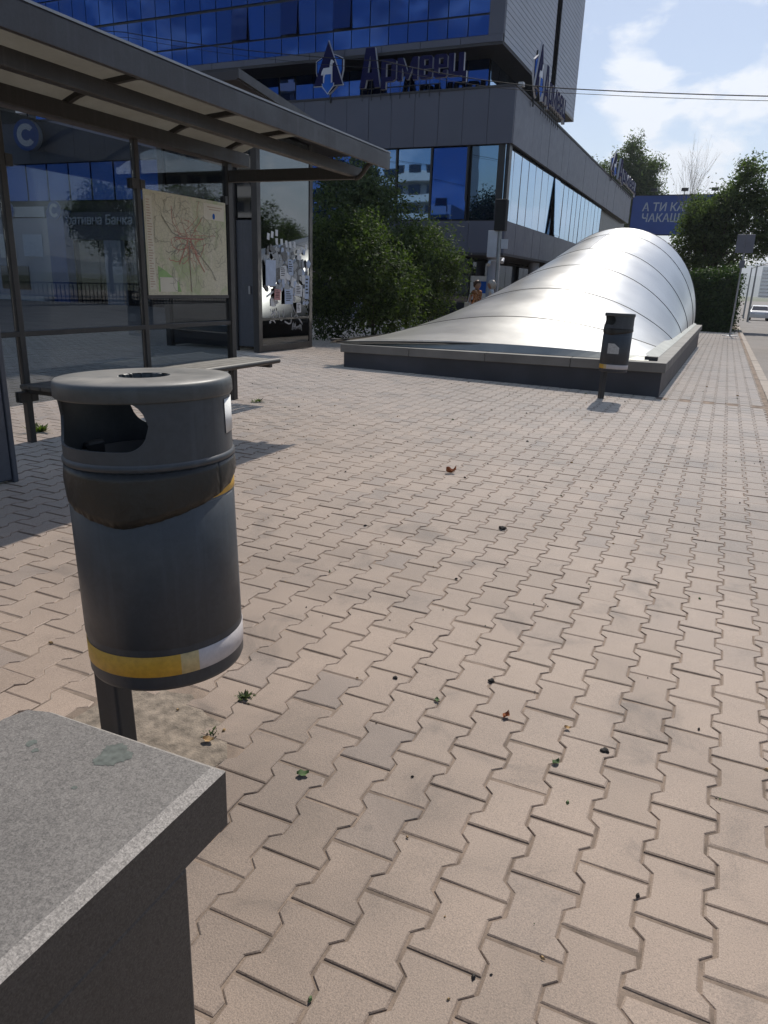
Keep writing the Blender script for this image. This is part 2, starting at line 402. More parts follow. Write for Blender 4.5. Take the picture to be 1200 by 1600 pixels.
M['bank_white'] = simple('bank_white', (.55, .56, .57), .5, var=.08)
M['wall_white'] = simple('white_render', (.66, .64, .60), .85, var=.08)
M['wire'] = simple('overhead_cable', (.02, .02, .022), .7, var=.1)
M['rubber'] = simple('rubber', (.015, .015, .016), .85, var=.2)
M['car_white'] = simple('white_car_paint', (.72, .73, .74), .22, var=.03)
M['car_red'] = simple('dark_red_car_paint', (.22, .03, .03), .22, var=.05)
M['car_grey'] = simple('grey_car_paint', (.16, .17, .19), .22, var=.05)
M['dry'] = simple('dry_leaf', (.30, .10, .035), .8, var=.4, scale=60)
M['dry_pale'] = simple('pale_dry_leaf', (.34, .22, .10), .85, var=.3, scale=60)
M['green_bit'] = simple('green_leaf_bit', (.07, .12, .035), .7, var=.3, scale=60)
M['stone_bit'] = simple('dark_crumb', (.03, .026, .022), .9, var=.4, scale=90)
M['skin'] = simple('skin', (.50, .30, .21), .55, var=.06, scale=20)
M['hair_brown'] = simple('brown_hair', (.09, .045, .022), .55, var=.35, scale=40)
M['hair_pale'] = simple('pale_hair', (.62, .54, .44), .55, var=.2, scale=40)

# ================================================================ the setting
def strip(name, xs, y_list, dz, m, kind='structure'):
    mb = MB(); vs = []; fs = []
    for y in y_list:
        for x in xs: vs.append((x, y, gz(y) + dz))
    n = len(xs)
    for i in range(len(y_list) - 1):
        for k in range(n - 1): fs.append((i * n + k, i * n + k + 1, (i + 1) * n + k + 1, (i + 1) * n + k))
    mb.add(vs, fs); o = mb.build(name, m); o['kind'] = kind; return o
YS = [-120, 0, 10] + list(range(14, 101, 4)) + [160, 400, 1500, 4000]
M['far_ground'] = simple('far_ground', (.12, .13, .08), .95, var=.3, scale=.02)
strip('ground', [-2500, -200, 200, 2500], YS, -0.30, M['far_ground'])
strip('road', [0.70, 8, 16, 27], YS[:-2], -0.13, M['asphalt'])
pavement = strip('pavement', [-13.0, -6, 0.66], [-6, 0, 10] + list(range(14, 71, 4)), -0.0036, M['sand'])
M['forecourt'] = simple('forecourt_paving', (.30, .25, .205), .9, var=.2, scale=1.2, bump=.3, bscale=60)
strip('forecourt', [-60, -13.0], [-20, 0, 10, 20, 30, 34], -0.004, M['forecourt'])
strip('far_footway', [27, 60], YS[:-2], 0.0, M['forecourt'])

kerb = thing('kerb', 'pale stone kerb between the paving and the road', 'kerb'); kerb['kind'] = 'structure'
del kerb['category']
ks = bevel_mesh = MB().box(-.07, 0, -.16, .07, .985, 0).mesh('kerb_stone', M['kerb'])
for i in range(52):
    y = 1.0 + i
    o = link('kerb_stone', ks, kerb, (0.735, y, gz(y + .5) + rnd.uniform(-.004, .006)), (math.atan(-.0125) if y > 10 else 0, 0, rnd.uniform(-.004, .004)))
    bevel(o, .012, 2)
bd = MB()
for k in range(20): bd.box(6.0 - .07, 2 + k * 9, gz(2 + k * 9) - .128, 6.0 + .07, 5 + k * 9, gz(2 + k * 9) - .122)
M['road_paint'] = simple('road_paint', (.62, .62, .58), .8, var=.2, scale=6)
bd.build('lane_marking', M['road_paint'])['kind'] = 'structure'

# ---------------------------------------------------------------- interlocking pavers
PX, PY = 0.1396, 0.2
def side_x(sgn): return
def paver_mesh(seed, simple_top=False, ox=0, oy=0, mb=None):
    r = random.Random(seed)
    W, w, L = .0825, .0572, .1; a, b = .0615, .0385
    out = [(W, -L), (W, -a), (w, -b), (w, b), (W, a), (W, L), (-W, L), (-W, a), (-w, b), (-w, -b), (-W, -a), (-W, -L)]
    g = r.uniform(.0020, .0034); gy = r.uniform(.0030, .0052)
    def inset(k, ky):
        res = []
        for x, y in out:
            res.append((x - math.copysign(k, x), y - (math.copysign(ky, y) if abs(y) > .09 else math.copysign(k * .0, y))))
        return res
    ch = .0034
    o1 = inset(g, gy); o2 = inset(g + ch, gy + ch)
    j = lambda q: (q[0] + r.uniform(-.0009, .0009), q[1] + r.uniform(-.0009, .0009))
    o1 = [j(q) for q in o1]
    if r.random() < .28:                                     # a chipped corner or a worn edge
        q = r.choice((0, 5, 6, 11)); e = r.uniform(.003, .010); f_ = r.uniform(.002, .006)
        o2[q] = (o2[q][0] - math.copysign(e, o2[q][0]), o2[q][1] - math.copysign(f_, o2[q][1])); o1[q] = (o1[q][0] - math.copysign(e * .7, o1[q][0]), o1[q][1] - math.copysign(f_ * .5, o1[q][1]))
    vs = [(x, y, 0) for x, y in o2] + [(x, y, -.0023) for x, y in o1]
    fs = [tuple(range(12))] + [(i, 12 + i, 12 + (i + 1) % 12, (i + 1) % 12) for i in range(12)]
    if not simple_top:
        vs += [(x, y, -.022) for x, y in o1]
        fs += [(12 + i, 24 + i, 24 + (i + 1) % 12, 12 + (i + 1) % 12) for i in range(12)]
    return vs, fs
# top outline runs counter-clockwise, so faces point up
pm = []
for s in range(16):
    vs, fs = paver_mesh(s)
    pm.append(MB().add(vs, fs).mesh('paver', M['paver']))
cement = [(-1.62, 1.62), (-1.40, 1.66), (-1.20, 1.56), (-1.09, 1.44), (-1.12, 1.25), (-1.3, 1.1), (-1.62, 1.1)]
def inside(p, poly):
    c = False; n = len(poly)
    for i in range(n):
        (x1, y1), (x2, y2) = poly[i], poly[(i + 1) % n]
        if (y1 > p[1]) != (y2 > p[1]) and p[0] < (x2 - x1) * (p[1] - y1) / (y2 - y1) + x1: c = not c
    return c
cells = []
for k in range(-92, 9):
    x = -.46 + PX * k
    if x > .60: continue
    for j in range(-9, 185):
        y = 1.789 + .1 + PY * j + (.1 if k % 2 else 0)
        if y > 9.98 and x > -.65: y += .062
        if abs(y - 10.02) < .075 and x > -.62: continue
        if -5.6 < x < -.66 and y > 10.30 + (-.6 - x) * .08 and y < 23.6: continue
        if inside((x, y), cement): continue
        q = proj((x, y, 0))
        inv = q is not None and -90 < q[0] < 1290 and -60 < q[1] < 1700
        d = math.hypot(x, y)
        if not inv and d > 5.0: continue
        if not inv and (x < -2.5 or y < -.5): continue
        cells.append((d if inv and q and 0 <= q[0] <= 1200 and q[1] < 1600 else d + 100, x, y))
cells.sort()
JOINTS = [(c_[1], c_[2]) for c_ in cells if c_[0] < 12]
field = MB()
for i, (d, x, y) in enumerate(cells):
    x += rnd.uniform(-.0012, .0012); y += rnd.uniform(-.0014, .0014)
    rz = rnd.gauss(0, .0055); rx = rnd.gauss(0, .0050); ry = rnd.gauss(0, .0050); z = gz(y) + rnd.gauss(0, .0008)
    if i < 300:
        link('paver', pm[(i * 7) % 16], pavement, (x, y, z), (rx, ry, rz))
    else:
        vs, fs = paver_mesh(i, simple_top=d > 9 and d < 100)
        c, s = math.cos(rz), math.sin(rz)
        sl_ = -.0125 if y > 10 else 0
        field.add([(x + vx * c - vy * s, y + vx * s + vy * c, z + vz + vx * ry + vy * (rx + sl_)) for vx, vy, vz in vs], fs)
fo = field.build('paver_field', M['paver'], pavement); fo['kind'] = 'stuff'
cm = MB(); cp_ = []
for i, (x, y) in enumerate(cement):
    x2, y2 = cement[(i + 1) % len(cement)]
    for t in (0, .33, .66): cp_.append((x + (x2 - x) * t + rnd.uniform(-.015, .015), y + (y2 - y) * t + rnd.uniform(-.015, .015)))
cp_.reverse() if sum((a[0] * b[1] - b[0] * a[1]) for a, b in zip(cp_, cp_[1:] + cp_[:1])) < 0 else None
n = len(cp_)
cm.add([(x, y, -.0012) for x, y in cp_] + [(x * 1.0 + (x + 1.35) * .05, y + (y - 1.37) * .05, -.02) for x, y in cp_], [tuple(range(n))] + [(i, n + i, n + (i + 1) % n, (i + 1) % n) for i in range(n)])
M['cement'] = simple('rough_cement', (.215, .175, .135), .95, var=.5, scale=26, bump=1.0, bscale=160)
cm.build('cement_patch', M['cement'], pavement)
# narrow drain strip in the paving beside the canopy base
MB().box(-.60, 10.00, -.05, .64, 10.045, -.008).build('expansion_strip', M['concrete'], pavement)

# hills far away to the right
hl = MB(); N = 60
for layer, (D, k, off) in enumerate(((5200, 1.0, 0), (3600, .62, 2.1))):
    vs = []; fs = []
    for i in range(N + 1):
        x = -2600 + 7200 * i / N
        hgt = D * (.034 + .016 * math.sin(x * .0011 + off) + .006 * math.sin(x * .0047 + off * 2)) * k
        vs += [(x, D, -80), (x, D + 500, max(20, hgt)), (x, D + 1500, -80)]
    for i in range(N):
        for q in (0, 1): fs.append((3 * i + q, 3 * i + 3 + q, 3 * i + 4 + q, 3 * i + 1 + q))
    hl.add(vs, fs, 0, True)
M['hill'] = simple('wooded_hills', (.055, .075, .055), .95, var=.3, scale=.004)
hl.build('hills', M['hill'])['kind'] = 'structure'

# ================================================================ stone base of the underpass canopy
base = thing('canopy_base', 'low dark stone base with a pale cap under the steel canopy', 'stone base', (-3.0, 10.0, 0))
def bz(x): return .44 + (x + .6) * .018                     # cap top, a little lower to the left
BL, BR, BYF = -5.50, -.60, 23.6
def fy(x): return 10.06 + (-.6 - x) * .080                  # front line is slightly skew to the paving
def base_block(x0, x1, yoff, z0, dz1, m, name, far, inset=0):
    mb = MB()
    bot = [(x0, fy(x0) + yoff, z0), (x1, fy(x1) + yoff, z0), (x1, far, z0 - .16), (x0, far, z0 - .16)]
    top = [(x0, fy(x0) + yoff, bz(x0) + dz1), (x1, fy(x1) + yoff, bz(x1) + dz1), (x1, far, bz(x1) + dz1), (x0, far, bz(x0) + dz1)]
    mb.add([(x + 3.0, y - 10, z) for x, y, z in bot + top], [(3, 2, 1, 0), (4, 5, 6, 7), (0, 1, 5, 4), (1, 2, 6, 5), (2, 3, 7, 6), (3, 0, 4, 7)])
    return mb.build(name, m, base)
base_block(BL + .05, BR - .045, .045, -.05, -.126, M['plinth'], 'plinth', BYF - .05)
edges = [BL, -4.28, -3.06, -1.83, BR]
for a, b in zip(edges, edges[1:]):                           # cap stones along the front
    mb = MB(); q = []
    for dz in (-.125, 0):
        q += [(a + 3.003, fy(a) - 10, bz(a) + dz), (b + 2.997, fy(b) - 10, bz(b) + dz), (b + 2.997, fy(b) - 9.52, bz(b) + dz), (a + 3.003, fy(a) - 9.52, bz(a) + dz)]
    mb.add(q, [(3, 2, 1, 0), (4, 5, 6, 7), (0, 1, 5, 4), (1, 2, 6, 5), (2, 3, 7, 6), (3, 0, 4, 7)])
    bevel(mb.build('cap_stone', M['cap'], base), .008, 2)
y = fy(BR) + .485
while y < BYF - .1:                                          # cap stones down the road side
    y2 = min(y + 1.45, BYF)
    bevel(MB().box(-.38 + 0, y - 10, bz(-.8) - .125, .0, y2 - 10.005, bz(-.6)).build('cap_stone', M['cap'], base, (2.40, 0, 0)), .008, 2)
    y = y2

# ================================================================ steel canopy over the underpass
canopy = thing('steel_canopy', 'large bulging shell of seamed steel sheet rising from a stone base', 'canopy', (-3.2, 10.4, .44))
CX, HW = -3.22, 2.38
def cH(y): return max(0.0, .192 * (y - 10.15))
def cP(y): return 1.06 - .070 * (y - 12.0) if y < 14 else max(.45, .92 - .0425 * (y - 14))
def cpt(t, y):
    p = min(1.15, cP(y)); x = CX + HW * t
    # the front edge bows out gently
    z = bz(x) + .03 + cH(y) * max(0.0, 1 - t * t) ** p
    return Vector((x + 3.2, y - 10.4, z - .44))
seams = [10.52, 12.3, 14.75, 17.45, 20.0, 22.7, 24.1]
NU = 40
for i in range(len(seams) - 1):
    y0, y1 = seams[i] + .006, seams[i + 1] - .006
    splits = [-1, 1] if i < 4 else [-1, -.06, 1]
    for a, b in zip(splits, splits[1:]):
        a2 = a + (.0015 if a > -1 else 0); b2 = b - (.0015 if b < 1 else 0)
        mb = MB(); vs = []; fs = []; ny = 5; nu = NU if len(splits) == 2 else NU // 2
        for q in range(ny + 1):
            y = y0 + (y1 - y0) * q / ny
            for u in range(nu + 1):
                # denser towards the springing line
                s = a2 + (b2 - a2) * u / nu; t = math.sin(s * math.pi / 2)
                vs.append(cpt(t, y))
        for q in range(ny):
            for u in range(nu): fs.append((q * (nu + 1) + u, q * (nu + 1) + u + 1, (q + 1) * (nu + 1) + u + 1, (q + 1) * (nu + 1) + u))
        mb.add(vs, fs, 0, True)
        o = mb.build('steel_sheet', M['steel'], canopy)
        sm = o.modifiers.new('thickness', 'SOLIDIFY'); sm.thickness = .03; sm.offset = -1
        es = o.modifiers.new('crisp_edge', 'EDGE_SPLIT'); es.split_angle = R(40)
for i, y in enumerate(seams):
    pts = [cpt(math.sin(s * math.pi / 2), y) - Vector((0, 0, .006)) for s in [(-1 + 2 * k / 40) for k in range(41)]]
    MB().tube(pts, .015, 6).build('seam_strip', M['seam'], canopy)
for y0, y1 in zip(seams[4:6], seams[5:]): MB().tube([cpt(math.sin(-.06 * math.pi / 2), y0 + (y1 - y0) * q / 8) - Vector((0, 0, .006)) for q in range(9)], .010, 6).build('seam_strip', M['seam'], canopy)
# low front upstand following the first seam
mb = MB(); vs = []; fs = []
M['upstand'] = simple('dull_zinc', (.36, .37, .345), .55, metal=.5, var=.15, scale=2)
for k in range(31):
    t = -1 + 2 * k / 30; x = CX + HW * t; p = cpt(t, 10.53)
    vs += [(p.x, fy(x) + .17 - 10.4, bz(x) + .004 - .44), (p.x, fy(x) + .20 - 10.4 + .05, bz(x) - .44 + .012 + .105 * max(0, 1 - t * t) ** .6), (p.x, 10.54 - 10.4 + max(0, fy(x) - 10.2) , p.z + .004)]
for k in range(30):
    for q in (0, 1): fs.append((3 * k + q, 3 * k + 3 + q, 3 * k + 4 + q, 3 * k + 1 + q))
mb.add(vs, fs, 0, False); mb.build('front_upstand', M['upstand'], canopy)
for sx in (1, -1):                                            # side gutters
    x = CX + sx * (HW - .01) + 3.2
    mb = MB(); y0, y1 = .02, 13.5
    o = sx * .085
    zb = bz(CX + sx * HW) - .44
    mb.add([(x - sx * .06, y0, zb + .075), (x + o, y0, zb + .010), (x + o, y1, zb + .010), (x - sx * .06, y1, zb + .075), (x + o, y0, zb + .002), (x + o, y1, zb + .002)], [(0, 1, 2, 3) if sx > 0 else (3, 2, 1, 0), (1, 4, 5, 2) if sx > 0 else (2, 5, 4, 1)])
    mb.build('side_gutter', M['upstand'], canopy)
MB().box(CX + HW - .06 + 3.2, -.06, bz(-.8) - .44 + .003, CX + HW + .10 + 3.2, .06, bz(-.8) - .44 + .05).build('gutter_end', M['seam'], canopy)
MB().box(CX - HW - .24 + 3.2, .36, bz(-5.6) - .44 + .003, CX - HW + .06 + 3.2, .46, bz(-5.6) - .44 + .05).build('gutter_end', M['seam'], canopy)

# ================================================================ office building
ob = thing('office_building', 'dark office block of grey panels and blue glass with an overhanging tower', 'building', (-8.5, 30, 0))
OX, OY = -8.5, 30.0
def ol(x, y, z): return (x - OX, y - OY, z)
def obox(mb, x0, y0, z0, x1, y1, z1, mi=0): return mb.box(x0 - OX, y0 - OY, z0, x1 - OX, y1 - OY, z1, mi)
w = MB()
obox(w, -48, 30.10, 6.62, -8.60, 67, 8.45)                    # podium parapet storey
obox(w, -48, 30.40, 3.80, -8.90, 67, 6.62)                    # behind the window band
obox(w, -48, 30.10, 2.62, -8.60, 67, 3.78)                    # lower band
obox(w, -48, 32.4, -1, -10.6, 66, 2.62)                       # ground floor, set back
obox(w, -40, 32.05, 8.45, -10.25, 60, 10.15)                  # recessed storey
obox(w, -40, 30.55, 10.15, -9.42, 38.5, 34)                   # tower
obox(w, -40, 30.9, 10.15, -10.1, 39.6, 33.9)
obox(w, -40, 39.5, 10.15, -9.42, 44.5, 34)
w.build('wall', M['mullion'], ob)
sf = MB(); obox(sf, -40, 30.42, 10.05, -9.27, 44.48, 10.148); sf.build('soffit', M['soffit'], ob)
sf = MB(); obox(sf, -48, 30.02, 2.50, -8.52, 67, 2.615); sf.build('soffit', M['soffit'], ob)
cp = MB(); obox(cp, -48, 29.97, 8.50, -8.47, 30.35, 8.58); obox(cp, -8.85, 30.35, 8.50, -8.47, 67, 8.58); cp.build('coping', M['soffit'], ob)
def unit_panel(name, wx, hz, d, m): return MB().box(0, 0, 0, wx, d, hz).mesh(name, m)
# cladding panels of the front
pf = unit_panel('cladding_panel', 1.005, 1.93, .10, M['cladding']); pl = unit_panel('cladding_panel', 1.505, 1.20, .10, M['cladding'])
for k in range(38):
    link('cladding_panel', pf, ob, ol(-8.5 - 1.02 * (k + 1), 30.0 + rnd.uniform(0, .008), 6.57), (rnd.gauss(0, .002), 0, rnd.gauss(0, .0025)))
for k in range(26):
    link('cladding_panel', pl, ob, ol(-8.5 - 1.52 * (k + 1), 30.0 + rnd.uniform(0, .008), 2.59), (rnd.gauss(0, .002), 0, rnd.gauss(0, .0025)))
pr = MB().box(-.10, 0, 0, 0, 1.50, 1.93).mesh('cladding_panel', M['cladding']); pr2 = MB().box(-.10, 0, 0, 0, 1.50, 1.20).mesh('cladding_panel', M['cladding'])
for k in range(24):
    link('cladding_panel', pr, ob, ol(-8.5 + rnd.uniform(-.006, 0), 30.103 + 1.515 * k, 6.57), (0, 0, rnd.gauss(0, .002)))
    link('cladding_panel', pr2, ob, ol(-8.5 + rnd.uniform(-.006, 0), 30.103 + 1.515 * k, 2.59), (0, 0, rnd.gauss(0, .002)))
def pane(wx, hz, mat_): return MB().box(-wx / 2, -.012, -hz, wx / 2, .012, 0).mesh('window_pane', M[mat_])
def put_pane(me, x, y, ztop, tilt=0.0, rz=0.0, j=.0035):
    return link('window_pane', me, ob, ol(x, y, ztop), (tilt + rnd.gauss(0, j), 0, rz + rnd.gauss(0, j)))
# podium window band, front
def mull(x0, y0, z0, x1, y1, z1):
    q = MB(); obox(q, x0, y0, z0, x1, y1, z1); return q.build('mullion', M['mullion'], ob)
p15 = pane(1.46, 2.68, 'blue_glass'); p15b = pane(1.46, 2.68, 'clear_front'); p12 = pane(1.06, 2.68, 'clear_front')
put_pane(p12, -9.60, 30.22, 6.54, R(2.0)); put_pane(p15, -11.02, 30.22, 6.54, R(-1.2))
for k in range(1, 18):
    x = -11.02 - 1.54 * k
    if x > -24: put_pane(p15b if k < 3 else p15, x, 30.22, 6.54)
for k in range(-1, 9): mull(-10.29 - 1.54 * k - .04, 30.16, 3.80, -10.29 - 1.54 * k + .04, 30.26, 6.57)
mull(-9.05, 30.14, 3.80, -8.60, 30.5, 6.57)
# podium window band, road side
ps = MB().box(-.012, -.60, -2.68, .012, .60, 0).mesh('window_pane', M['side_glass'])
for k in range(19):
    y = 30.62 + 1.25 * k
    if y > 54.5: break
    op = k == 7
    link('window_pane', ps, ob, ol(-8.72 + (.05 if op else 0), y, 6.54), (0, R(-4.5) if op else rnd.gauss(0, .003), rnd.gauss(0, .003)))
    mull(-8.80, y + .605, 3.80, -8.70, y + .645, 6.57)
# left part of the front: the bank's own windows higher up
hi = pane(1.40, 1.75, 'blue_glass')
for k in range(11): put_pane(hi, -24.9 - 1.5 * k, 30.18, 6.56)
# recessed storey
rc = pane(.86, 1.44, 'blue_glass'); rcd = pane(.80, 1.34, 'blue_glass_dim_reflection')
for k in range(28):
    x = -10.68 - .905 * k
    put_pane(rcd if k == 10 else rc, x, 31.98, 10.03, R(5) if k == 10 else 0)
rs = MB().box(-.012, -.55, -1.44, .012, .55, 0).mesh('window_pane', M['side_glass'])
for k in range(12): link('window_pane', rs, ob, ol(-10.20, 32.66 + 1.16 * k, 10.03), (0, 0, rnd.gauss(0, .003)))
# tower curtain wall
tm = pane(.80, 1.235, 'blue_glass_mid')
ts, tt, tu = pane(.80, .655, 'blue_glass'), pane(.80, 1.235, 'blue_glass'), pane(.80, 1.235, 'blue_glass_dim_reflection')
cols = [-10.29 - .838 * k for k in range(28)]
opened = {min(range(28), key=lambda k: abs(cols[k] - q)) for q in (-16.1, -18.65, -21.25)}
spn = unit_panel('spandrel_panel', 1.655, .24, .09, M['cladding'])
for k in range(18): link('spandrel_panel', spn, ob, ol(-9.27 - 1.676 * (k + 1), 30.395, 10.15), (0, 0, rnd.gauss(0, .002)))
for k, x in enumerate(cols):
    put_pane(ts, x, 30.50, 11.085)
    o = put_pane(tu if k in opened else (tt, tt, tm)[(k * 7) % 3], x, 30.50 - (.02 if k in opened else 0), 12.39, R(-6) if k in opened else 0)
    put_pane(tt, x, 30.50, 13.74)
fc = MB()
obox(fc, -9.86, 30.41, 10.40, -9.27, 30.55, 34); fc.build('corner_panel', M['cladding'], ob)
up = MB(); obox(up, -40, 30.49, 13.80, -9.87, 30.55, 34); up.build('upper_glazing', M['blue_glass'], ob)
# ribbed boards on the road side of the tower
bd1 = MB().box(-.03, 0, 0, .0, 7.96, .190).mesh('cladding_board', M['cladding_side']); bd2 = MB().box(-.03, 0, 0, 0, 5.0, .190).mesh('cladding_board', M['cladding_side'])
for k in range(30):
    z = 10.16 + .21 * k
    link('cladding_board', bd1, ob, ol(-9.25, 30.545, z), (0, rnd.gauss(0, .008), 0)); link('cladding_board', bd2, ob, ol(-9.25, 39.5, z), (0, rnd.gauss(0, .008), 0))
ur = MB(); obox(ur, -9.42, 30.55, 16.5, -9.26, 38.5, 34); obox(ur, -9.42, 39.5, 16.5, -9.26, 44.5, 34); ur.build('upper_cladding', M['cladding_side'], ob)
st_ = MB(); obox(st_, -12, 39.55, 10.02, -9.24, 44.5, 10.146); st_.build('soffit', M['soffit_tan'], ob)
# ground floor glazing behind the pavement
gg = MB().box(0, -.02, -3.6, 1.75, .02, 0).mesh('shop_window', M['dark_glass'])
for k in range(12): link('shop_window', gg, ob, ol(-12.4 - 1.8 * k, 32.36, 2.48), (0, 0, rnd.gauss(0, .004)))
gs = MB().box(-.02, 0, -3.6, .02, 1.75, 0).mesh('shop_window', M['dark_glass'])
for k in range(16): link('shop_window', gs, ob, ol(-10.56, 32.5 + 1.8 * k, 2.48), (0, 0, rnd.gauss(0, .004)))
for q in ((-9.15, 31.0), (-9.15, 38), (-9.15, 45), (-15.5, 31.0), (-22, 31.0)):
    MB().tube([(q[0] - OX, q[1] - OY, -1), (q[0] - OX, q[1] - OY, 2.52)], .26, 20).build('column', M['cladding_side'], ob)

# ---------------------------------------------------------------- the bank at the far left of the front
bk = thing('bank_entrance', 'dim bank entrance with pale service panel seen through shelter glass', 'bank entrance', (-32, 30, 0))
def bbox(mb, x0, y0, z0, x1, y1, z1, mi=0): return mb.box(x0 + 32, y0 - 30, z0, x1 + 32, y1 - 30, z1, mi)
b = MB(); bbox(b, -41, 29.5, -.4, -32.75, 30.09, 3.9); b.build('service_wall', M['cladding_side'], bk)
b = MB(); bbox(b, -41, 29.44, 3.95, -32.8, 29.98, 4.45); b.build('sign_band', M['bank_white'], bk)
b = MB(); bbox(b, -32.7, 29.45, -.4, -31.55, 29.98, 4.3); b.build('blue_pillar', M['bank_blue'], bk)
b = MB(); bbox(b, -31.5, 29.80, 2.9, -24.5, 29.99, 4.2); b.build('entrance_fascia', M['cladding'], bk)
b = MB()
for k in range(4): bbox(b, -31.4 + 1.7 * k, 29.9, -.4, -29.8 + 1.7 * k, 29.97, 2.86)
b.build('entrance_glazing', M['dark_glass'], bk)
b = MB(); bbox(b, -29.0, 29.5, -.4, -27.9, 29.78, 2.86); b.build('stone_pier', M['cladding_side'], bk)
for (x0, z0, x1, z1, mm) in ((-39.4, 2.0, -38.0, 3.2, 'paper'), (-37.7, 2.6, -36.7, 3.2, 'paper_blue'), (-37.7, 1.9, -36.7, 2.5, 'paper'), (-36.4, 1.9, -35.2, 3.1, 'paper'), (-34.6, 2.0, -33.2, 3.1, 'paper_blue')):
    b = MB(); bbox(b, x0, 29.46, z0, x1, 29.495, z1); b.build('notice', M[mm], bk)
for (x0, z0, x1, z1) in ((-38.2, .2, -37.0, 1.5), (-36.5, .3, -34.4, 1.5)):
    b = MB(); bbox(b, x0, 29.44, z0, x1, 29.495, z1); b.build('cash_machine', M['dark_glass'], bk)
b = MB(); bbox(b, -40.5, 28.9, -.2, -32.8, 29.45, -.02); bbox(b, -40.5, 28.9, -.4, -32.8, 29.3, -.2); b.build('counter_ledge', M['bank_white'], bk)
me = text_mesh('ративна Банка', .62, .03, .008, .12, 'LEFT', [M['sign_white']])
o = link('lettering', me, bk); o.matrix_local = Matrix.Translation((.35, -.25, 3.62)) @ FRONT
def c_logo(parent, cx, y, cz, r, rev=False):
    a = MB(); a.prism([(math.cos(2 * math.pi * k / 36) * r, math.sin(2 * math.pi * k / 36) * r) for k in range(36)], lambda u, v, d: (cx + u, y - d, cz + v), 0, .30 if r > .5 else .06, 0, 1)
    o = a.build('disc', [M['bank_blue'], M['sign_white']], parent)
    ring = MB(); y2 = y - (.30 if r > .5 else .06) - .004
    oc = []; ic = []
    for k in range(31):
        t = R(38) + (2 * math.pi - R(76)) * k / 30
        oc.append((cx + math.cos(t) * r * .72, y2, cz + math.sin(t) * r * .72)); ic.append((cx + math.cos(t) * r * .36, y2, cz + math.sin(t) * r * .36))
    ring.add(oc + ic, [(k, k + 1, 31 + k + 1, 31 + k) for k in range(30)])
    ring.add([(cx + r * .05, y2 - .002, cz + r * .16), (cx + r * .05, y2 - .002, cz - r * .16), (cx + r * .74, y2 - .002, cz)], [(0, 1, 2)], 1)
    ring.build('letter_c', [M['sign_white'], M['bank_blue']], parent)
c_logo(bk, -35.35 + 32, -.56, 4.25, .42); c_logo(bk, -32.05 + 32, -.56, 4.25, .46)
hs = thing('bank_disc_sign', 'round blue hanging disc sign with a white letter C', 'sign', (-33.3, 29.35, 7.75), R(12))
c_logo(hs, 0, .15, 0, .72)
MB().tube([(.0, .1, .70), (0, .1, 1.05), (0, .62, 1.05)], .04, 8).build('bracket', M['mullion'], hs)
MB().box(-.5, -.1, 1.0, .35, .25, 1.45).build('floodlight', M['bank_white'], hs)

# ---------------------------------------------------------------- roof-edge company signs
def emblem(parent, s, mtx):
    """shield behind a triangular A with a pale animal figure; units: 1 = emblem height"""
    def fl(pts, d0, d1, m, name):
        a = MB(); a.prism(pts, lambda u, v, d: tuple(mtx @ Vector((u * s, v * s, d * s))), d0, d1, 0)
        return a.build(name, M[m], parent)
    def grow(pts, g):
        cx = sum(p[0] for p in pts) / len(pts); cy = sum(p[1] for p in pts) / len(pts)
        return [(cx + (x - cx) * (1 + g), cy + (y - cy) * (1 + g)) for x, y in pts]
    shield = [(-.32, .66), (-.20, .715), (-.10, .77), (0, .81), (.10, .77), (.20, .735), (.32, .68), (.32, .47), (.28, .32), (.17, .17), (0, .04), (-.17, .17), (-.28, .32), (-.32, .47)][::-1]
    fl(grow(shield, .045), .00, .035, 'sign_white', 'shield_rim'); fl(grow(shield, -.005), .036, .044, 'navy', 'shield_edge'); fl(grow(shield, -.085), .0445, .050, 'logo_blue', 'shield')
    tri = [(-.345, .185), (.345, .185), (0, 1.0)]
    fl(grow(tri, .055), .052, .085, 'sign_white', 'triangle_rim'); fl(tri, .086, .105, 'navy', 'triangle')
    fl([(-.115, .234), (.105, .234), (.105, .508), (.109, .60), (.130, .59), (.147, .615), (.10, .655), (.072, .655), (.045, .57), (.040, .515), (-.105, .508), (-.145, .45), (-.165, .385), (-.135, .375), (-.110, .43)], .106, .118, 'sign_white', 'animal_figure')
    sm_ = [(-.081, .220), (-.125, .218), (-.122, .17), (0, .03), (.135, .17), (.137, .222), (.080, .222), (.078, .385), (-.05, .385), (-.075, .33)]
    fl(grow(sm_, .13), .1185, .124, 'sign_white', 'small_shield_rim'); fl(sm_, .1245, .132, 'logo_blue', 'small_shield')
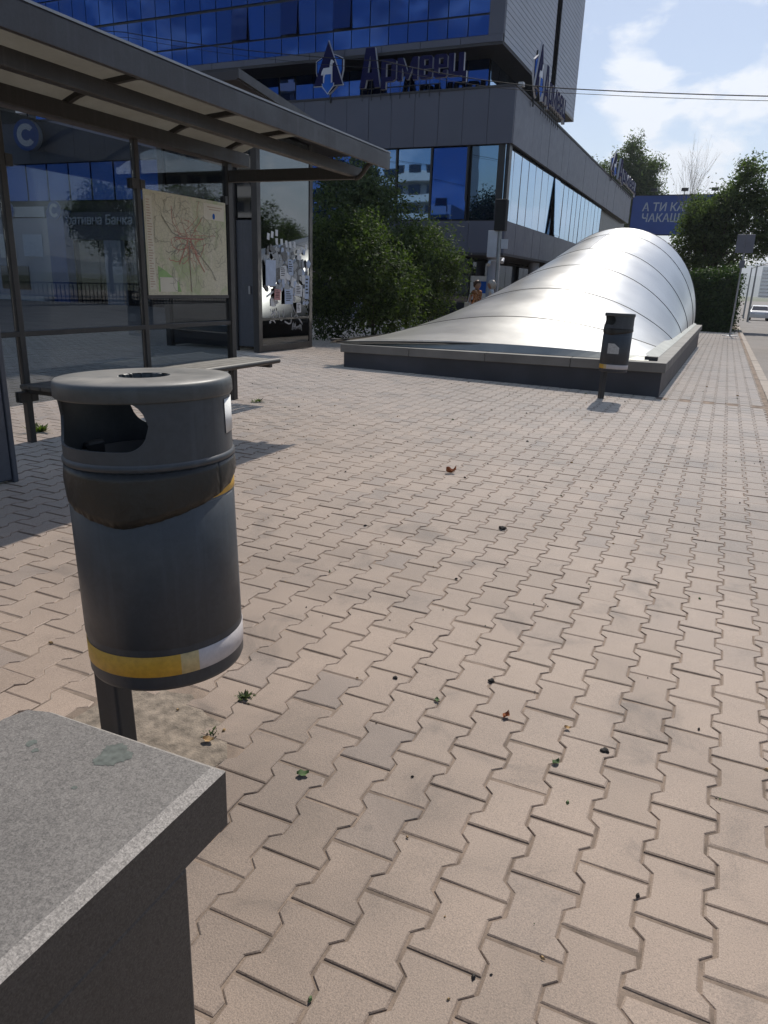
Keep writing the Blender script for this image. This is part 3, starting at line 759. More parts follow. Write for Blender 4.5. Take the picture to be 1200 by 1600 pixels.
def company_sign(label, loc, mt, length, emb_s, dx, zoff=0):
    t = thing('company_sign', label, 'sign', loc, 0, 'company signs on the roof edge')
    emblem(t, emb_s, mt)
    x = dx; H, XH, sw = 1.42 * length, .80 * length, .215 * length
    def glyph(polys, nm):
        g_ = MB()
        for q in polys:
            ar = sum(u0 * v1 - u1 * v0 for (u0, v0), (u1, v1) in zip(q, q[1:] + q[:1]))
            g_.prism([(u + x, v + y0_) for u, v in (q if ar > 0 else q[::-1])], lambda u, v, d: tuple(mt @ Vector((u, v, d))), -.07, .07, 0, 1)
        return g_.build(nm, [M['navy'], M['sign_white']], t)
    y0_ = .18; W = .92 * length; m_ = W / 2; wl_ = sw * 1.15
    glyph([[(0, 0), (wl_, 0), (wl_ + .07 * length, H * .20), (m_, H * .20), (m_, H * .38), (wl_ + .12 * length, H * .38), (m_, H * .80), (m_, H), (m_ - .20 * length, H)],
           [(W, 0), (W - wl_, 0), (W - wl_ - .07 * length, H * .20), (m_, H * .20), (m_, H * .38), (W - wl_ - .12 * length, H * .38), (m_, H * .80), (m_, H), (m_ + .20 * length, H)]], 'letter')
    y0_ = .34; x += W + .04 * length; w6 = .58 * length; bar = .17 * length
    glyph([[(0, -.26 * length), (sw, -.26 * length), (sw, XH), (0, XH)], [(sw, XH - bar), (w6 - .08, XH - bar), (w6 - .08, XH), (sw, XH)], [(sw, .0), (w6 - .08, .0), (w6 - .08, bar), (sw, bar)], [(w6 - .0795, 0), (w6 + sw * .35, .08), (w6 + sw * .35, XH - .08), (w6 - .0795, XH), (w6 - .0795, XH - bar), (w6 - sw * .62, XH - bar), (w6 - sw * .62, bar), (w6 - .0795, bar)]], 'letter'); x += w6 + sw * .35 + .05 * length
    wm = .88 * length
    glyph([[(0, 0), (sw, 0), (sw, XH * .55), (wm * .5 - .05, .02), (wm * .5 + .05, .02), (wm - sw, XH * .55), (wm - sw, 0), (wm, 0), (wm, XH), (wm - sw * 1.1, XH), (wm * .5, XH * .38), (sw * 1.1, XH), (0, XH)]], 'letter'); x += wm + .05 * length
    for _ in range(2):
        w6 = .56 * length
        glyph([[(0, .08), (.08, 0), (w6 - .06, 0), (w6, .06), (w6, XH * .32), (w6 - sw * .8, XH * .32), (w6 - sw * .8, bar * .8), (sw, bar * .8), (sw, XH * .42), (w6, XH * .42), (w6, XH - .08), (w6 - .08, XH), (sw, XH), (sw, XH - bar * .8), (w6 - sw * .8, XH - bar * .8), (w6 - sw * .8, XH * .58), (sw * .999, XH * .58), (sw * .999, XH), (.08, XH), (0, XH - .08)]], 'letter'); x += w6 + .05 * length
    w6 = .62 * length
    glyph([[(0, 0), (w6 - sw * .2, 0), (w6 - sw * .2, -.20 * length), (w6 + sw * .55, -.20 * length), (w6 + sw * .55, bar), (w6, bar), (w6, XH), (w6 - sw, XH), (w6 - sw, bar), (sw, bar), (sw, XH), (0, XH)]], 'letter')
    mb = MB()
    for k in range(9):
        x = dx + .1 + k * .42 * length
        p0 = mt @ Vector((x, -.28, 0)); p1 = mt @ Vector((x, .5, 0)); mb.tube([p0, p1], .014, 6)
    p0 = mt @ Vector((dx, .16, -.03)); p1 = mt @ Vector((dx + 3.5 * length, .16, -.03)); mb.tube([p0, p1], .02, 6)
    p0 = mt @ Vector((0, -.25, -.02)); p1 = mt @ Vector((0, .9 * emb_s, -.02)); mb.tube([p0, p1], .04, 6)
    mb.build('support_rail', M['mullion'], t)
    return t
company_sign('blue shield emblem and dark letters on the parapet facing the paving', (-16.40, 29.95, 8.62), FRONT, 1.0, 1.93, 1.38)
company_sign('shield emblem and letters seen edge-on above the near parapet corner', (-8.42, 32.45, 8.55), SIDE, 1.0, 1.93, 1.2)
company_sign('distant pale letters seen edge-on near the far end of the parapet', (-8.42, 54.5, 8.55), SIDE @ Matrix.Diagonal((2.3, 1, 1, 1)), 1.0, 1.5, 1.1)
# small roof-edge lamp
t = thing('roof_lamp', 'small white floodlight on the parapet beside the shield emblem', 'floodlight', (-8.55, 30.9, 8.58))
MB().tube([(0, 0, 0), (0, 0, .12)], .02, 6).build('stem', M['galv'], t); MB().box(-.10, -.12, .1, .10, .12, .24).build('lamp_head', M['bank_white'], t)

# ================================================================ bus shelter
sh = thing('bus_shelter', 'dark framed glass bus shelter with a smoked curved roof and wall map', 'bus shelter', (-4.87, 4.0, 0))
def S(x, y, z): return (x + 4.87, y - 4.0, z)
def sbox(mb, x0, y0, z0, x1, y1, z1, mi=0): a = S(x0, y0, z0); b = S(x1, y1, z1); return mb.box(*a, *b, mi)
POSTS = [2.70, 4.03, 5.39, 6.72]
for y in POSTS:
    hw = .036 if y in (2.70, 6.72) else .026
    mb = MB(); sbox(mb, -4.87 - hw, y - hw, -.02, -4.87 + hw, y + hw, 2.45)
    o = bevel(mb.build('post', M['steel_paint'], sh), .005)
for a, b in zip(POSTS, POSTS[1:]):
    mb = MB(); sbox(mb, -4.874, a + .035, .30, -4.866, b - .035, 2.37)
    mb.build('glass_panel', M['clear_glass'], sh)
    for y in (a + .05, b - .05):
        for z in (.36, 2.05):
            mb = MB(); sbox(mb, -4.90, y - .03, z - .04, -4.84, y + .03, z + .04); mb.build('glass_clamp', M['steel_paint'], sh)
mb = MB(); sbox(mb, -4.90, 2.2, .815, -4.845, 6.70, .855); bevel(mb.build('rail', M['steel_paint'], sh), .004)
mb = MB(); sbox(mb, -4.95, 1.9, 2.405, -4.80, 7.02, 2.53); bevel(mb.build('rear_beam', M['steel_paint'], sh), .006)
mb = MB(); sbox(mb, -3.46, 1.9, 2.245, -3.39, 6.84, 2.335); bevel(mb.build('front_beam', M['steel_paint'], sh), .006)
mb = MB(); prof = [(-3.150, 2.335), (-3.150, 2.465), (-3.158, 2.485), (-3.190, 2.487), (-3.192, 2.46), (-3.185, 2.44), (-3.185, 2.335)]
mb.prism(prof, lambda u, v, d: S(u, d, v), 1.9, 6.95); bevel(mb.build('roof_edge', M['fascia_paint'], sh), .004)
mb = MB(); mb.prism([(-3.147, 2.476), (-3.147, 2.489), (-3.195, 2.489), (-3.195, 2.4875), (-3.1495, 2.4872)], lambda u, v, d: S(u, d, v), 1.9, 6.955); mb.build('edge_trim', M['galv'], sh)
for y in (2.70, 6.72):
    mb = MB(); sbox(mb, -4.835, y - .03, 2.225, -3.40, y + .03, 2.335); bevel(mb.build('roof_arm', M['steel_paint'], sh), .005)
    mb = MB(); mb.tube([S(-3.40, y, 2.235), S(-3.36, y, 2.245), S(-3.32, y, 2.28), S(-3.28, y, 2.335), S(-3.24, y, 2.36), S(-3.18, y, 2.37)], .022, 8); mb.build('arm_bracket', M['steel_paint'], sh)
RP = [(-4.90, 2.535), (-4.72, 2.600), (-4.45, 2.660), (-4.15, 2.685), (-3.85, 2.665), (-3.55, 2.600), (-3.32, 2.515), (-3.185, 2.455)]
ribs = [1.95, 3.30, 4.65, 5.85, 6.70]
for i, y in enumerate(ribs):
    mb = MB(); vs = []; fs = []
    for x, z in RP:
        for dy, dz in ((-.020, -.045), (.020, -.045), (.020, -.006), (-.020, -.006)): vs.append(S(x, y + dy, z + dz))
    for k in range(len(RP) - 1):
        for q in range(4): fs.append((4 * k + q, 4 * k + 4 + q, 4 * k + 4 + (q + 1) % 4, 4 * k + (q + 1) % 4))
    fs += [(0, 1, 2, 3), tuple(4 * (len(RP) - 1) + q for q in (3, 2, 1, 0))]
    mb.add(vs, fs); mb.build('roof_rib', M['steel_paint'], sh)
for a, b in zip([1.95, 3.30, 4.65, 5.85, 6.70], [3.30, 4.65, 5.85, 6.70, 7.0]):
    mb = MB(); n = len(RP)
    vs = [S(x, y, z + dz) for dz in (0, -.004) for y in (a + .006, b - .006) for x, z in RP]
    fs = []
    for k in range(n - 1): fs += [(k, k + 1, n + k + 1, n + k), (2 * n + k, 3 * n + k, 3 * n + k + 1, 2 * n + k + 1)]
    mb.add(vs, fs, 0, True); mb.build('roof_sheet', M['poly'], sh)

# bench of slats inside the shelter
bn = thing('bench', 'slatted grey bench inside the glass bus shelter', 'bench', (-4.62, 5.4, 0))
M['slat'] = simple('worn_grey_slat', (.16, .15, .135), .6, var=.3, scale=9, bump=.2, bscale=70)
for k in range(4):
    mb = MB(); x = -.19 + k * .112
    mb.box(x, -1.48, .438, x + .095, 1.46, .468); bevel(mb.build('slat', M['slat'], bn), .006)
mb = MB(); mb.tube([(.255, -1.5, .452), (.255, 1.46, .452)], .028, 10); mb.build('front_tube', M['steel_paint'], bn)
for y in (-1.37, -.01, 1.32):
    mb = MB(); mb.box(-.20, y - .025, .39, .25, y + .025, .436); mb.build('bearer', M['steel_paint'], bn)

# transit map behind the shelter glass
mpz = thing('transit_map', 'large pale green city transit map in the shelter bay beside the end post', 'map', (-4.845, 5.43, 1.12))
def mat_map():
    m = NT('printed_map'); f = m.noise(2.2, 5, .6, m.co()); g = m.noise(4.5, 4, .6, m.co(), .5)
    c = m.mix((.56, .54, .40), (.38, .45, .24), m.ramp(f, [(.48, 0), (.60, 1)]))
    c = m.mix(c, (.60, .57, .45), m.ramp(g, [(.52, 0), (.62, .7)]))
    v = m.new('ShaderNodeTexVoronoi'); v.feature = 'DISTANCE_TO_EDGE'; v.inputs['Scale'].default_value = 26; m.l.new(m.co(), v.inputs['Vector'])
    c = m.mix((.40, .38, .30), c, m.ramp(v.outputs['Distance'], [(.02, .35), (.06, 1)]))
    m.base(c); m.rough(.35); return m.m
MW, MH = 1.20, .90
M['map'] = mat_map(); M['map_red'] = simple('map_red_line', (.48, .20, .16), .5, var=.1); M['map_grey'] = simple('map_grey_line', (.27, .27, .22), .5, var=.1)
M['map_green'] = simple('map_green', (.26, .42, .16), .5, var=.12, scale=9); M['map_legend'] = simple('map_legend', (.62, .60, .50), .5, var=.05)
MB().box(0, 0, 0, .006, MW, MH).build('map_sheet', M['map'], mpz)
def flat(mb, pts, w, x):
    for a, b in zip(pts, pts[1:]):
        dx, dy = b[0] - a[0], b[1] - a[1]; L = math.hypot(dx, dy) or 1; nx, ny = -dy / L * w, dx / L * w
        mb.add([(x, a[0] + nx, a[1] + ny), (x, a[0] - nx, a[1] - ny), (x, b[0] - nx, b[1] - ny), (x, b[0] + nx, b[1] + ny)], [(0, 1, 2, 3)])
red, grey = MB(), MB(); rm = random.Random(11); cxm, cym = .60, .50
def clampm(p): return (min(MW - .03, max(.12, p[0])), min(MH - .03, max(.03, p[1])))
for k in range(46):
    a = rm.uniform(0, 6.28); p = (cxm + rm.gauss(0, .05), cym + rm.gauss(0, .05)); pts = [p]
    for s in range(rm.randint(4, 13)):
        a += rm.gauss(0, .45); st = rm.uniform(.018, .05); p = clampm((p[0] + math.cos(a) * st, p[1] + math.sin(a) * st)); pts.append(p)
    flat(red if k % 5 < 3 else grey, pts, .0022 if k % 3 else .0035, .0066 + .00004 * k)
for k in range(46):
    a = rm.uniform(0, 6.28); r_ = rm.uniform(.12, .5); p = clampm((cxm + math.cos(a) * r_ * 1.1, cym + math.sin(a) * r_ * .85)); pts = [p]
    for s in range(rm.randint(5, 14)):
        a += rm.gauss(0, .8); st = rm.uniform(.012, .035); p = clampm((p[0] + math.cos(a) * st, p[1] + math.sin(a) * st)); pts.append(p)
    flat(grey, pts, .0018, .0088 + .00004 * k)
for pts in ([(.62, .5), (.80, .34), (.93, .24), (1.0, .14)], [(.60, .5), (.60, .3), (.61, .03)], [(.56, .5), (.36, .56), (.22, .70)]): flat(grey, pts, .0045, .0108)
for pts in ([(.58, .5), (.50, .38), (.44, .28)], [(.62, .5), (.70, .36), (.82, .22)], [(.40, .52), (.60, .52), (.82, .53)]): flat(red, pts, .005, .0112)
red.build('route_lines', M['map_red'], mpz); grey.build('street_lines', M['map_grey'], mpz)
g = MB(); g.add([(.0064, .14, .03), (.0064, .46, .03), (.0064, .42, .12), (.0064, .24, .22), (.0064, .14, .26)], [(0, 1, 2, 3, 4)]); g.build('park_area', M['map_green'], mpz)
g = MB(); g.box(.0062, .02, .05, .0075, .105, .85); g.build('legend', M['map_legend'], mpz)
MB().box(.0062, .16, .03, .0085, .40, .16).build('legend', M['map_legend'], mpz); MB().box(.0062, .84, .72, .0073, 1.17, .87).build('title_block', M['map_legend'], mpz)
g = MB()
for k in range(34): g.box(.0076, .03, .07 + k * .0225, .0079, .03 + rm.uniform(.03, .065), .079 + k * .0225)
for k in range(2): g.box(.0074, .90 + .03 * k, .835 - .022 * k, .0077, 1.14 - .03 * k, .843 - .022 * k)
M['map_print'] = simple('map_small_print', (.44, .33, .25), .5, var=.1); g.build('small_print', M['map_print'], mpz)['kind'] = 'stuff'
g = MB(); g.prism([(math.cos(k * .349) * .02, math.sin(k * .349) * .028) for k in range(18)], lambda u, v, d: (d, 1.0 + u, .755 + v), .0074, .0082); g.build('city_mark', M['logo_blue'], mpz)
MB().box(-.004, -.02, -.03, .004, MW + .02, 0).build('map_frame', M['steel_paint'], mpz)

# advertising case at the near end of the shelter
ac = thing('advertising_case', 'plain blue grey advertising case standing left of the near bin', 'advertising case', (-4.04, 2.4, 0))
M['case'] = mat_paint('blue_grey_case', (.060, .068, .085), .4, .15)
bevel(MB().box(-.07, -.75, .02, .055, .72, 2.30).build('case_body', M['case'], ac), .01)
bevel(MB().box(-.075, .724, .0, .062, .760, 2.31).build('edge_frame', M['case'], ac), .006)
MB().lathe([(0, .0), (.012, .0), (.012, .006), (0, .008)], 12).build('bolt', M['black'], ac, (.056, .62, .10), (0, R(90), 0))

# ================================================================ glazed lift kiosk with stickers
kx = thing('lift_kiosk', 'tall dark glass kiosk with a sloped roof and torn stickers on its front', 'kiosk', (-7.76, 11.55, 0))
def kbox(mb, x0, y0, z0, x1, y1, z1, mi=0): return mb.box(x0 + 7.76, y0 - 11.55, z0, x1 + 7.76, y1 - 11.55, z1, mi)
for (x, y) in ((-7.82, 11.61), (-7.82, 13.44), (-9.86, 11.61), (-9.86, 13.44)):
    mb = MB(); kbox(mb, x - .06, y - .06, -.03, x + .06, y + .06, 3.9); bevel(mb.build('corner_post', M['steel_paint'], kx), .006)
for (x, y) in ((-8.28, 11.585),):
    mb = MB(); kbox(mb, x - .045, y - .035, 0, x + .045, y + .035, 3.8); mb.build('mullion', M['steel_paint'], kx)
mb = MB(); kbox(mb, -7.80, 11.67, .10, -7.775, 13.38, 3.75); fg = mb.build('front_glass', M['kiosk_glass'], kx)
mb = MB(); kbox(mb, -7.83, 11.67, -.02, -7.762, 13.38, .10); kbox(mb, -7.82, 11.67, .56, -7.764, 13.38, .60); mb.build('front_rail', M['steel_paint'], kx)
mb = MB(); kbox(mb, -9.80, 11.60, .05, -8.325, 11.62, 3.75); mb.build('side_glass', M['dark_glass'], kx)
mb = MB(); kbox(mb, -8.235, 11.585, .08, -7.885, 11.62, 2.28); bevel(mb.build('service_door', M['case'], kx), .005)
mb = MB(); kbox(mb, -7.98, 11.555, 1.02, -7.94, 11.585, 1.16); mb.build('door_handle', M['galv'], kx)
mb = MB(); kbox(mb, -8.235, 11.60, 2.32, -7.885, 11.615, 3.75); mb.build('side_glass', M['dark_glass'], kx)
mb = MB(); kbox(mb, -9.80, 13.40, .0, -7.9, 13.46, 3.7); kbox(mb, -9.9, 11.7, 0, -9.84, 13.4, 3.7); mb.build('rear_wall', M['steel_paint'], kx)
mb = MB(); mb.prism([(10.25, 4.12), (10.25, 4.25), (14.2, 3.80), (14.2, 3.67)], lambda u, v, d: (d, u - 11.55, v), -2.9, .56)
bevel(mb.build('roof', M['soffit'], kx), .01)
mb = MB(); mb.prism([(10.24, 4.14), (10.24, 4.27), (14.2, 3.82), (14.2, 3.69)], lambda u, v, d: (d, u - 11.55, v), .562, .60)
mb.build('roof_edge', M['fascia_paint'], kx)
# scraps of paper on the front glass
rs_ = random.Random(5)
def sheet(y, z, w, h, mname, a=0.0, ragged=.25, x=.0, name='sticker'):
    pts = []; q = ragged * .30
    for cu, cv in ((-1, -1), (0, -1), (1, -1), (1, 0), (1, 1), (.1, 1), (-1, 1), (-1, .1)):
        u = cu * w / 2 * (1 - rs_.random() * q); v = cv * h / 2 * (1 - rs_.random() * q)
        if abs(cu) + abs(cv) > 1.5 and rs_.random() < ragged * .5: u *= .75; v *= .85
        pts.append((y + u * math.cos(a) - v * math.sin(a), z + u * math.sin(a) + v * math.cos(a)))
    mb = MB(); mb.prism(pts, lambda u, v, d: (d, u - 11.55, v), -.0148 + x, -.0128 + x)
    return mb.build(name, M[mname], kx)
for k, (y, z) in enumerate([(11.92, 2.03), (12.05, 2.07), (12.20, 2.11), (12.2, 1.96), (12.37, 1.96), (12.53, 1.94), (12.68, 1.93), (12.83, 1.94), (12.98, 1.80), (13.10, 1.86), (13.27, 1.92), (11.90, 1.76), (12.95, 1.56), (13.10, 1.57), (13.1, 1.43), (13.28, 1.48)]):
    sheet(y, z, .085, .115, 'paper', rs_.gauss(0, .12), .2)
lay = 0.0
for k in range(230):
    lay += .00016
    y = min(13.30, max(11.82, rs_.gauss(12.55, .36))); z = min(1.82, max(.86, 1.45 - abs(y - 12.4) * .22 + rs_.gauss(0, .24)))
    sheet(y, z, rs_.uniform(.06, .19), rs_.uniform(.06, .20), rs_.choice(['paper', 'sticker_grey', 'sticker_grey', 'paper_blue', 'residue', 'residue']), rs_.gauss(0, .3), .6, lay)
lay += .0004; sheet(11.93, 1.40, .34, .46, 'paper_blue', 0, .1, lay, 'poster_sheet')
for (y, z, w_, h_, mm) in ((12.55, .98, .30, .28, 'paper_blue'), (12.92, 1.10, .27, .22, 'paper'), (13.24, 1.16, .16, .46, 'paper_blue'), (12.15, 1.02, .22, .20, 'paper_pink'), (12.92, .77, .17, .19, 'paper'), (12.35, 1.42, .24, .24, 'paper'), (12.62, 1.52, .2, .3, 'paper_blue')):
    lay += .0004; sheet(y, z, w_, h_, mm, rs_.gauss(0, .06), .12, lay)
    pr_ = MB()
    for q in range(5): pr_.box(-.0128 + lay, y - 11.55 - w_ * .34, z + h_ * (.30 - .14 * q), -.0126 + lay, y - 11.55 + w_ * rs_.uniform(.05, .34), z + h_ * (.36 - .14 * q))
    o = pr_.build('print', M['black'], kx); o['kind'] = 'stuff'
def stroke(pts, w, mm='sticker_grey', nm='graffiti'):
    mb = MB()
    for a, b in zip(pts, pts[1:]):
        dx, dy = b[0] - a[0], b[1] - a[1]; L = math.hypot(dx, dy); nx, ny = -dy / L * w, dx / L * w
        mb.add([(-.0118, a[0] + nx - 11.55, a[1] + ny), (-.0118, a[0] - nx - 11.55, a[1] - ny), (-.0118, b[0] - nx - 11.55, b[1] - ny), (-.0118, b[0] + nx - 11.55, b[1] + ny)], [(0, 1, 2, 3)])
    return mb.build(nm, M[mm], kx)
stroke([(11.83, .98), (12.06, 1.07), (12.38, 1.10)], .020, 'paper')
stroke([(12.22, .72), (12.26, .62), (12.32, .54), (12.36, .55), (12.42, .62), (12.42, .73)], .014)
stroke([(12.45, .52), (12.60, .47), (12.68, .48), (12.70, .58), (12.70, .68)], .014)
stroke([(12.78, .56), (12.92, .70), (13.0, .76)], .014); stroke([(12.70, .86), (12.86, .66), (13.10, .47)], .016)
for k in range(26):
    y = 12.05 + rs_.gauss(0, .09); z = rs_.uniform(.46, .95)
    stroke([(y, z), (y + rs_.uniform(-.05, .05), z + rs_.uniform(.02, .06)), (y + rs_.uniform(-.06, .06), z + rs_.uniform(-.03, .05))], .009, 'paper')
for k in range(14):
    y = 12.72 + k * .028; z = .36 + rs_.gauss(0, .02)
    stroke([(y, z), (y + .02, z + rs_.uniform(.04, .13)), (y + .035, z + rs_.uniform(-.03, .05))], .006, 'sticker_grey')

# ================================================================ litter bins on posts
def litter_bin(name, label, loc, rz, lean, first, sc_=1.0):
    t = thing(name, label, 'litter bin', loc, rz, 'grey litter bins on posts')
    t.scale = (sc_ * (1 if first else .92), sc_ * (1 if first else .92), sc_)
    t.rotation_euler = (lean[0], lean[1], rz)
    RB, RH = .185, .1875
    # post at -X, bin centred on the origin of the thing's X axis
    px = -.205
    bevel(MB().box(px - .038, -.030, -.06, px + .038, .030, .90).build('post', M['bin_dark'], t), .008, 3)
    for z in (.52, .80): MB().box(px + .02, -.05, z, -.178, .05, z + .04).build('post_bracket', M['bin_dark'], t)
    body = MB(); body.lathe([(0, .362), (RB - .02, .362), (RB - .004, .366), (RB, .376), (RB, .880), (RB - .004, .884), (RB - .012, .884), (RB - .012, .40), (0, .40)], 64)
    body.build('body', M['bin'], t)
    # reflective band in two colours just above the bottom edge
    a0 = R(-34) if first else R(-69)
    for nm, m, s, e in (('yellow_band', 'yellow', a0 - R(150), a0 - R(6)), ('faded_band', 'faded', a0 - R(6), a0 + R(7)), ('white_band', 'white_tape', a0 + R(7), a0 + R(210))):
        MB().lathe([(RB + .0005, .402), (RB + .0016, .403), (RB + .0016, .452), (RB + .0005, .453)], 40, a0=s, a1=e).build(nm, M[m], t)
    if first: MB().lathe([(RB + .0005, .802), (RB + .0016, .803), (RB + .0016, .834), (RB + .0005, .835)], 40, a0=R(-60), a1=R(200)).build('yellow_band', M['yellow'], t)
    # door outline
    d = MB(); s, e = R(-146), R(22)
    d.lathe([(RB + .0002, .470), (RB + .0026, .472), (RB + .0026, .796), (RB + .0002, .798)], 48, a0=s, a1=e); d.build('door', M['bin'], t)
    # hood with two openings, one each side of the post axis
    hz0, hz1 = .872, 1.036; o0, o1 = .924, 1.030; zc = (o0 + o1) / 2; hh = (o1 - o0) / 2
    N_ = 144; th = [2 * math.pi * k / N_ for k in range(N_ + 1)]
    half = .190 * R(48)
    def lim(a):
        d_ = abs(((math.degrees(a) + 180) % 360) - 180)       # 0..180 from +X
        s_ = abs(d_ - 96) * math.pi / 180 * .190
        if s_ >= half: return zc, zc
        q = half - s_; f_ = hh if q > hh else math.sqrt(max(0, hh * hh - (hh - q) ** 2)); return zc - f_, zc + f_
    hood = MB()
    for ri, flip in ((RH, False), (RH - .006, True)):
        vs = []; fs = []
        for a in th:
            lo, hi_ = lim(a)
            for z in (hz0, lo, hi_, hz1): vs.append((math.cos(a) * ri, math.sin(a) * ri, z))
        for k in range(N_):
            for q in (0, 2):
                f_ = (4 * k + q, 4 * k + 4 + q, 4 * k + 5 + q, 4 * k + 1 + q); fs.append(f_[::-1] if flip else f_)
        hood.add(vs, fs, 0, True)
    vs = []; fs = []
    for a in th:
        lo, hi_ = lim(a)
        for ri in (RH, RH - .006):
            for z in (lo, hi_): vs.append((math.cos(a) * ri, math.sin(a) * ri, z))
    for k in range(N_):
        if max(lim(th[k])[1] - lim(th[k])[0], lim(th[k + 1])[1] - lim(th[k + 1])[0]) > 1e-5:
            fs += [(4 * k, 4 * k + 4, 4 * k + 6, 4 * k + 2), (4 * k + 3, 4 * k + 7, 4 * k + 5, 4 * k + 1)]
    hood.add(vs, fs, 0, True)
    hood.lathe([(RH, hz0 + .024), (RH + .0035, hz0 + .021), (RH + .0045, hz0 + .016), (RH + .0035, hz0 + .011), (RH, hz0 + .008)], 72)
    hood.lathe([(RH, hz0), (RH - .006, hz0)], 72)
    hd = hood.build('hood', M['bin'], t)
    lid = MB(); lid.lathe([(.170, 1.024), (.192, 1.024), (.1945, 1.028), (.1945, 1.050), (.193, 1.058), (.188, 1.0625), (.150, 1.0635), (.058, 1.0635)], 72)
    # rough burnt ash hole
    hole = []; r3 = random.Random(3)
    for k in range(72):
        a = 2 * math.pi * k / 72; hole.append((math.cos(a) * .058 * (1 + r3.uniform(-.10, .06)), math.sin(a) * .058 * (1 + r3.uniform(-.10, .06))))
    vs = [(math.cos(2 * math.pi * k / 72) * .058, math.sin(2 * math.pi * k / 72) * .058, 1.0635) for k in range(72)] + [(x, y, 1.0615) for x, y in hole] + [(x * .96, y * .96, 1.045) for x, y in hole]
    lid.add(vs, [(k, (k + 1) % 72, 72 + (k + 1) % 72, 72 + k) for k in range(72)] + [(72 + k, 72 + (k + 1) % 72, 144 + (k + 1) % 72, 144 + k) for k in range(72)])
    lid.build('lid', M['lid'], t)
    MB().lathe([(0, 1.040), (.075, 1.040)], 40).build('ash_tray', M['black'], t)
    # bag turned over the rim
    bag = MB(); r4 = random.Random(9 if first else 4); NB = 120; rows = 7; vs = []; fs = []
    for k in range(NB + 1):
        a = 2 * math.pi * k / NB; d_ = math.degrees(a); d_ = (d_ + 180) % 360 - 180
        c_ = -70 if first else -60
        dist = abs(((d_ - c_) + 180) % 360 - 180)
        drop = .122 - .082 * min(1, dist / 105) ** 1.15
        if not first: drop = .075 - .045 * min(1, dist / 100)
        for q in range(rows):
            f_ = q / (rows - 1)
            z = .8795 - drop * f_
            r_ = RB + .0040 + .0030 * math.sin(f_ * 3.0) + .0012 * math.sin(a * 23 + q * 1.3) * f_ + .0010 * math.sin(a * 61 + 2 * q)
            vs.append((math.cos(a) * r_, math.sin(a) * r_, z))
    for k in range(NB):
        for q in range(rows - 1): fs.append((k * rows + q, k * rows + q + 1, (k + 1) * rows + q + 1, (k + 1) * rows + q))
    bag.add(vs, fs, 0, True); bg_ = bag.build('bin_bag', M['bag'], t)
    sm = bg_.modifiers.new('thickness', 'SOLIDIFY'); sm.thickness = .0012
    if first:
        MB().lathe([(RH + .0006, .938), (RH + .0016, .938), (RH + .0016, 1.014), (RH + .0006, 1.014)], 8, a0=R(14), a1=R(39)).build('white_sticker', M['paper'], t)
    else:
        a = MB(); vs = []; n_ = 9
        for k in range(n_ + 1):
            an = R(-66 + 46 * k / n_)
            for z in (.585, .705 if k < 6 else .705 - .012 * (k - 5)): vs.append((math.cos(an) * (RB + .0035), math.sin(an) * (RB + .0035), z))
        a.add(vs, [(2 * k, 2 * k + 2, 2 * k + 3, 2 * k + 1) for k in range(n_)]); a.build('torn_label', M['sticker_grey'], t)
    return t
litter_bin('litter_bin', 'large near grey bin with a black bag and yellow band beside the granite block', (-1.139, 1.287, .020), 0.0, (0, R(-2.0)), True, 1.0)
litter_bin('litter_bin', 'small far grey bin with a torn label in front of the steel canopy', (-1.165, 9.35, 0), R(-50), (R(-1.5), R(-1.2)), False, .985)

# ================================================================ granite block seat, close by at the left
gb = thing('granite_block', 'speckled granite block seat with a sawn front edge at the lower left', 'stone seat', (-.75, .3, 0))
c = .020
x0, x1, y0, y1, z0, z1 = -.195, .189, -1.0, .430, .520, .620
top = [(x0, y0), (x1 - c, y0), (x1 - c, y1 - .010), (x0 + .045, y1 - .014), (x0 + .012, y1 - .025), (x0, y1 - .06)]
rim = [(x0 - .004, y0), (x1, y0), (x1, y1), (x0 + .045, y1 - .006), (x0 + .008, y1 - .019), (x0 - .004, y1 - .06)]
mb = MB(); n = 6; zr = z1 - .006
V = [(x, y, z1) for x, y in top] + [(x, y, zr) for x, y in rim] + [(x, y, z0) for x, y in rim]
mb.add(V, [tuple(range(6))], 0)
mb.add(V, [(n + i, n + (i + 1) % n, (i + 1) % n, i) for i in range(n)], 1)
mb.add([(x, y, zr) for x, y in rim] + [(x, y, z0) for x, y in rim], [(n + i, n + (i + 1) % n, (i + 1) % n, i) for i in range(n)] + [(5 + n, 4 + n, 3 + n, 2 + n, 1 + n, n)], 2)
bevel(mb.build('seat_slab', [M['granite'], M['granite_edge'], M['granite_shaded_face']], gb), .0012, 1, 25)
bevel(MB().box(-.15, -1.0, -.03, .190, .335, .522).build('plinth', M['granite_shaded_face'], gb), .004)
M['stain'] = simple('old_green_stain', (.095, .105, .092), .8, var=.35, scale=90)
st = []; r5 = random.Random(21)
for k in range(60):
    a = 2 * math.pi * k / 60; r_ = .024 * (1 + .12 * math.sin(3 * a + 1) + .08 * math.sin(5 * a) + r5.uniform(-.10, .10)); st.append((math.cos(a) * r_, math.sin(a) * r_ * 1.1))
MB().add([(.025 + x, .379 + y, .6206) for x, y in st], [tuple(range(60))]).build('stain', M['stain'], gb)
for sx_, sy_, sr_ in ((-.105, .345, .008), (-.085, .335, .005), (.03, .30, .004), (-.14, .23, .006)):
    MB().add([(sx_ + math.cos(.4 * k) * sr_ * (1 + r5.uniform(-.3, .3)), sy_ + math.sin(.4 * k) * sr_ * (1 + r5.uniform(-.3, .3)), .6205) for k in range(15)], [tuple(range(15))]).build('stain', M['stain'], gb)

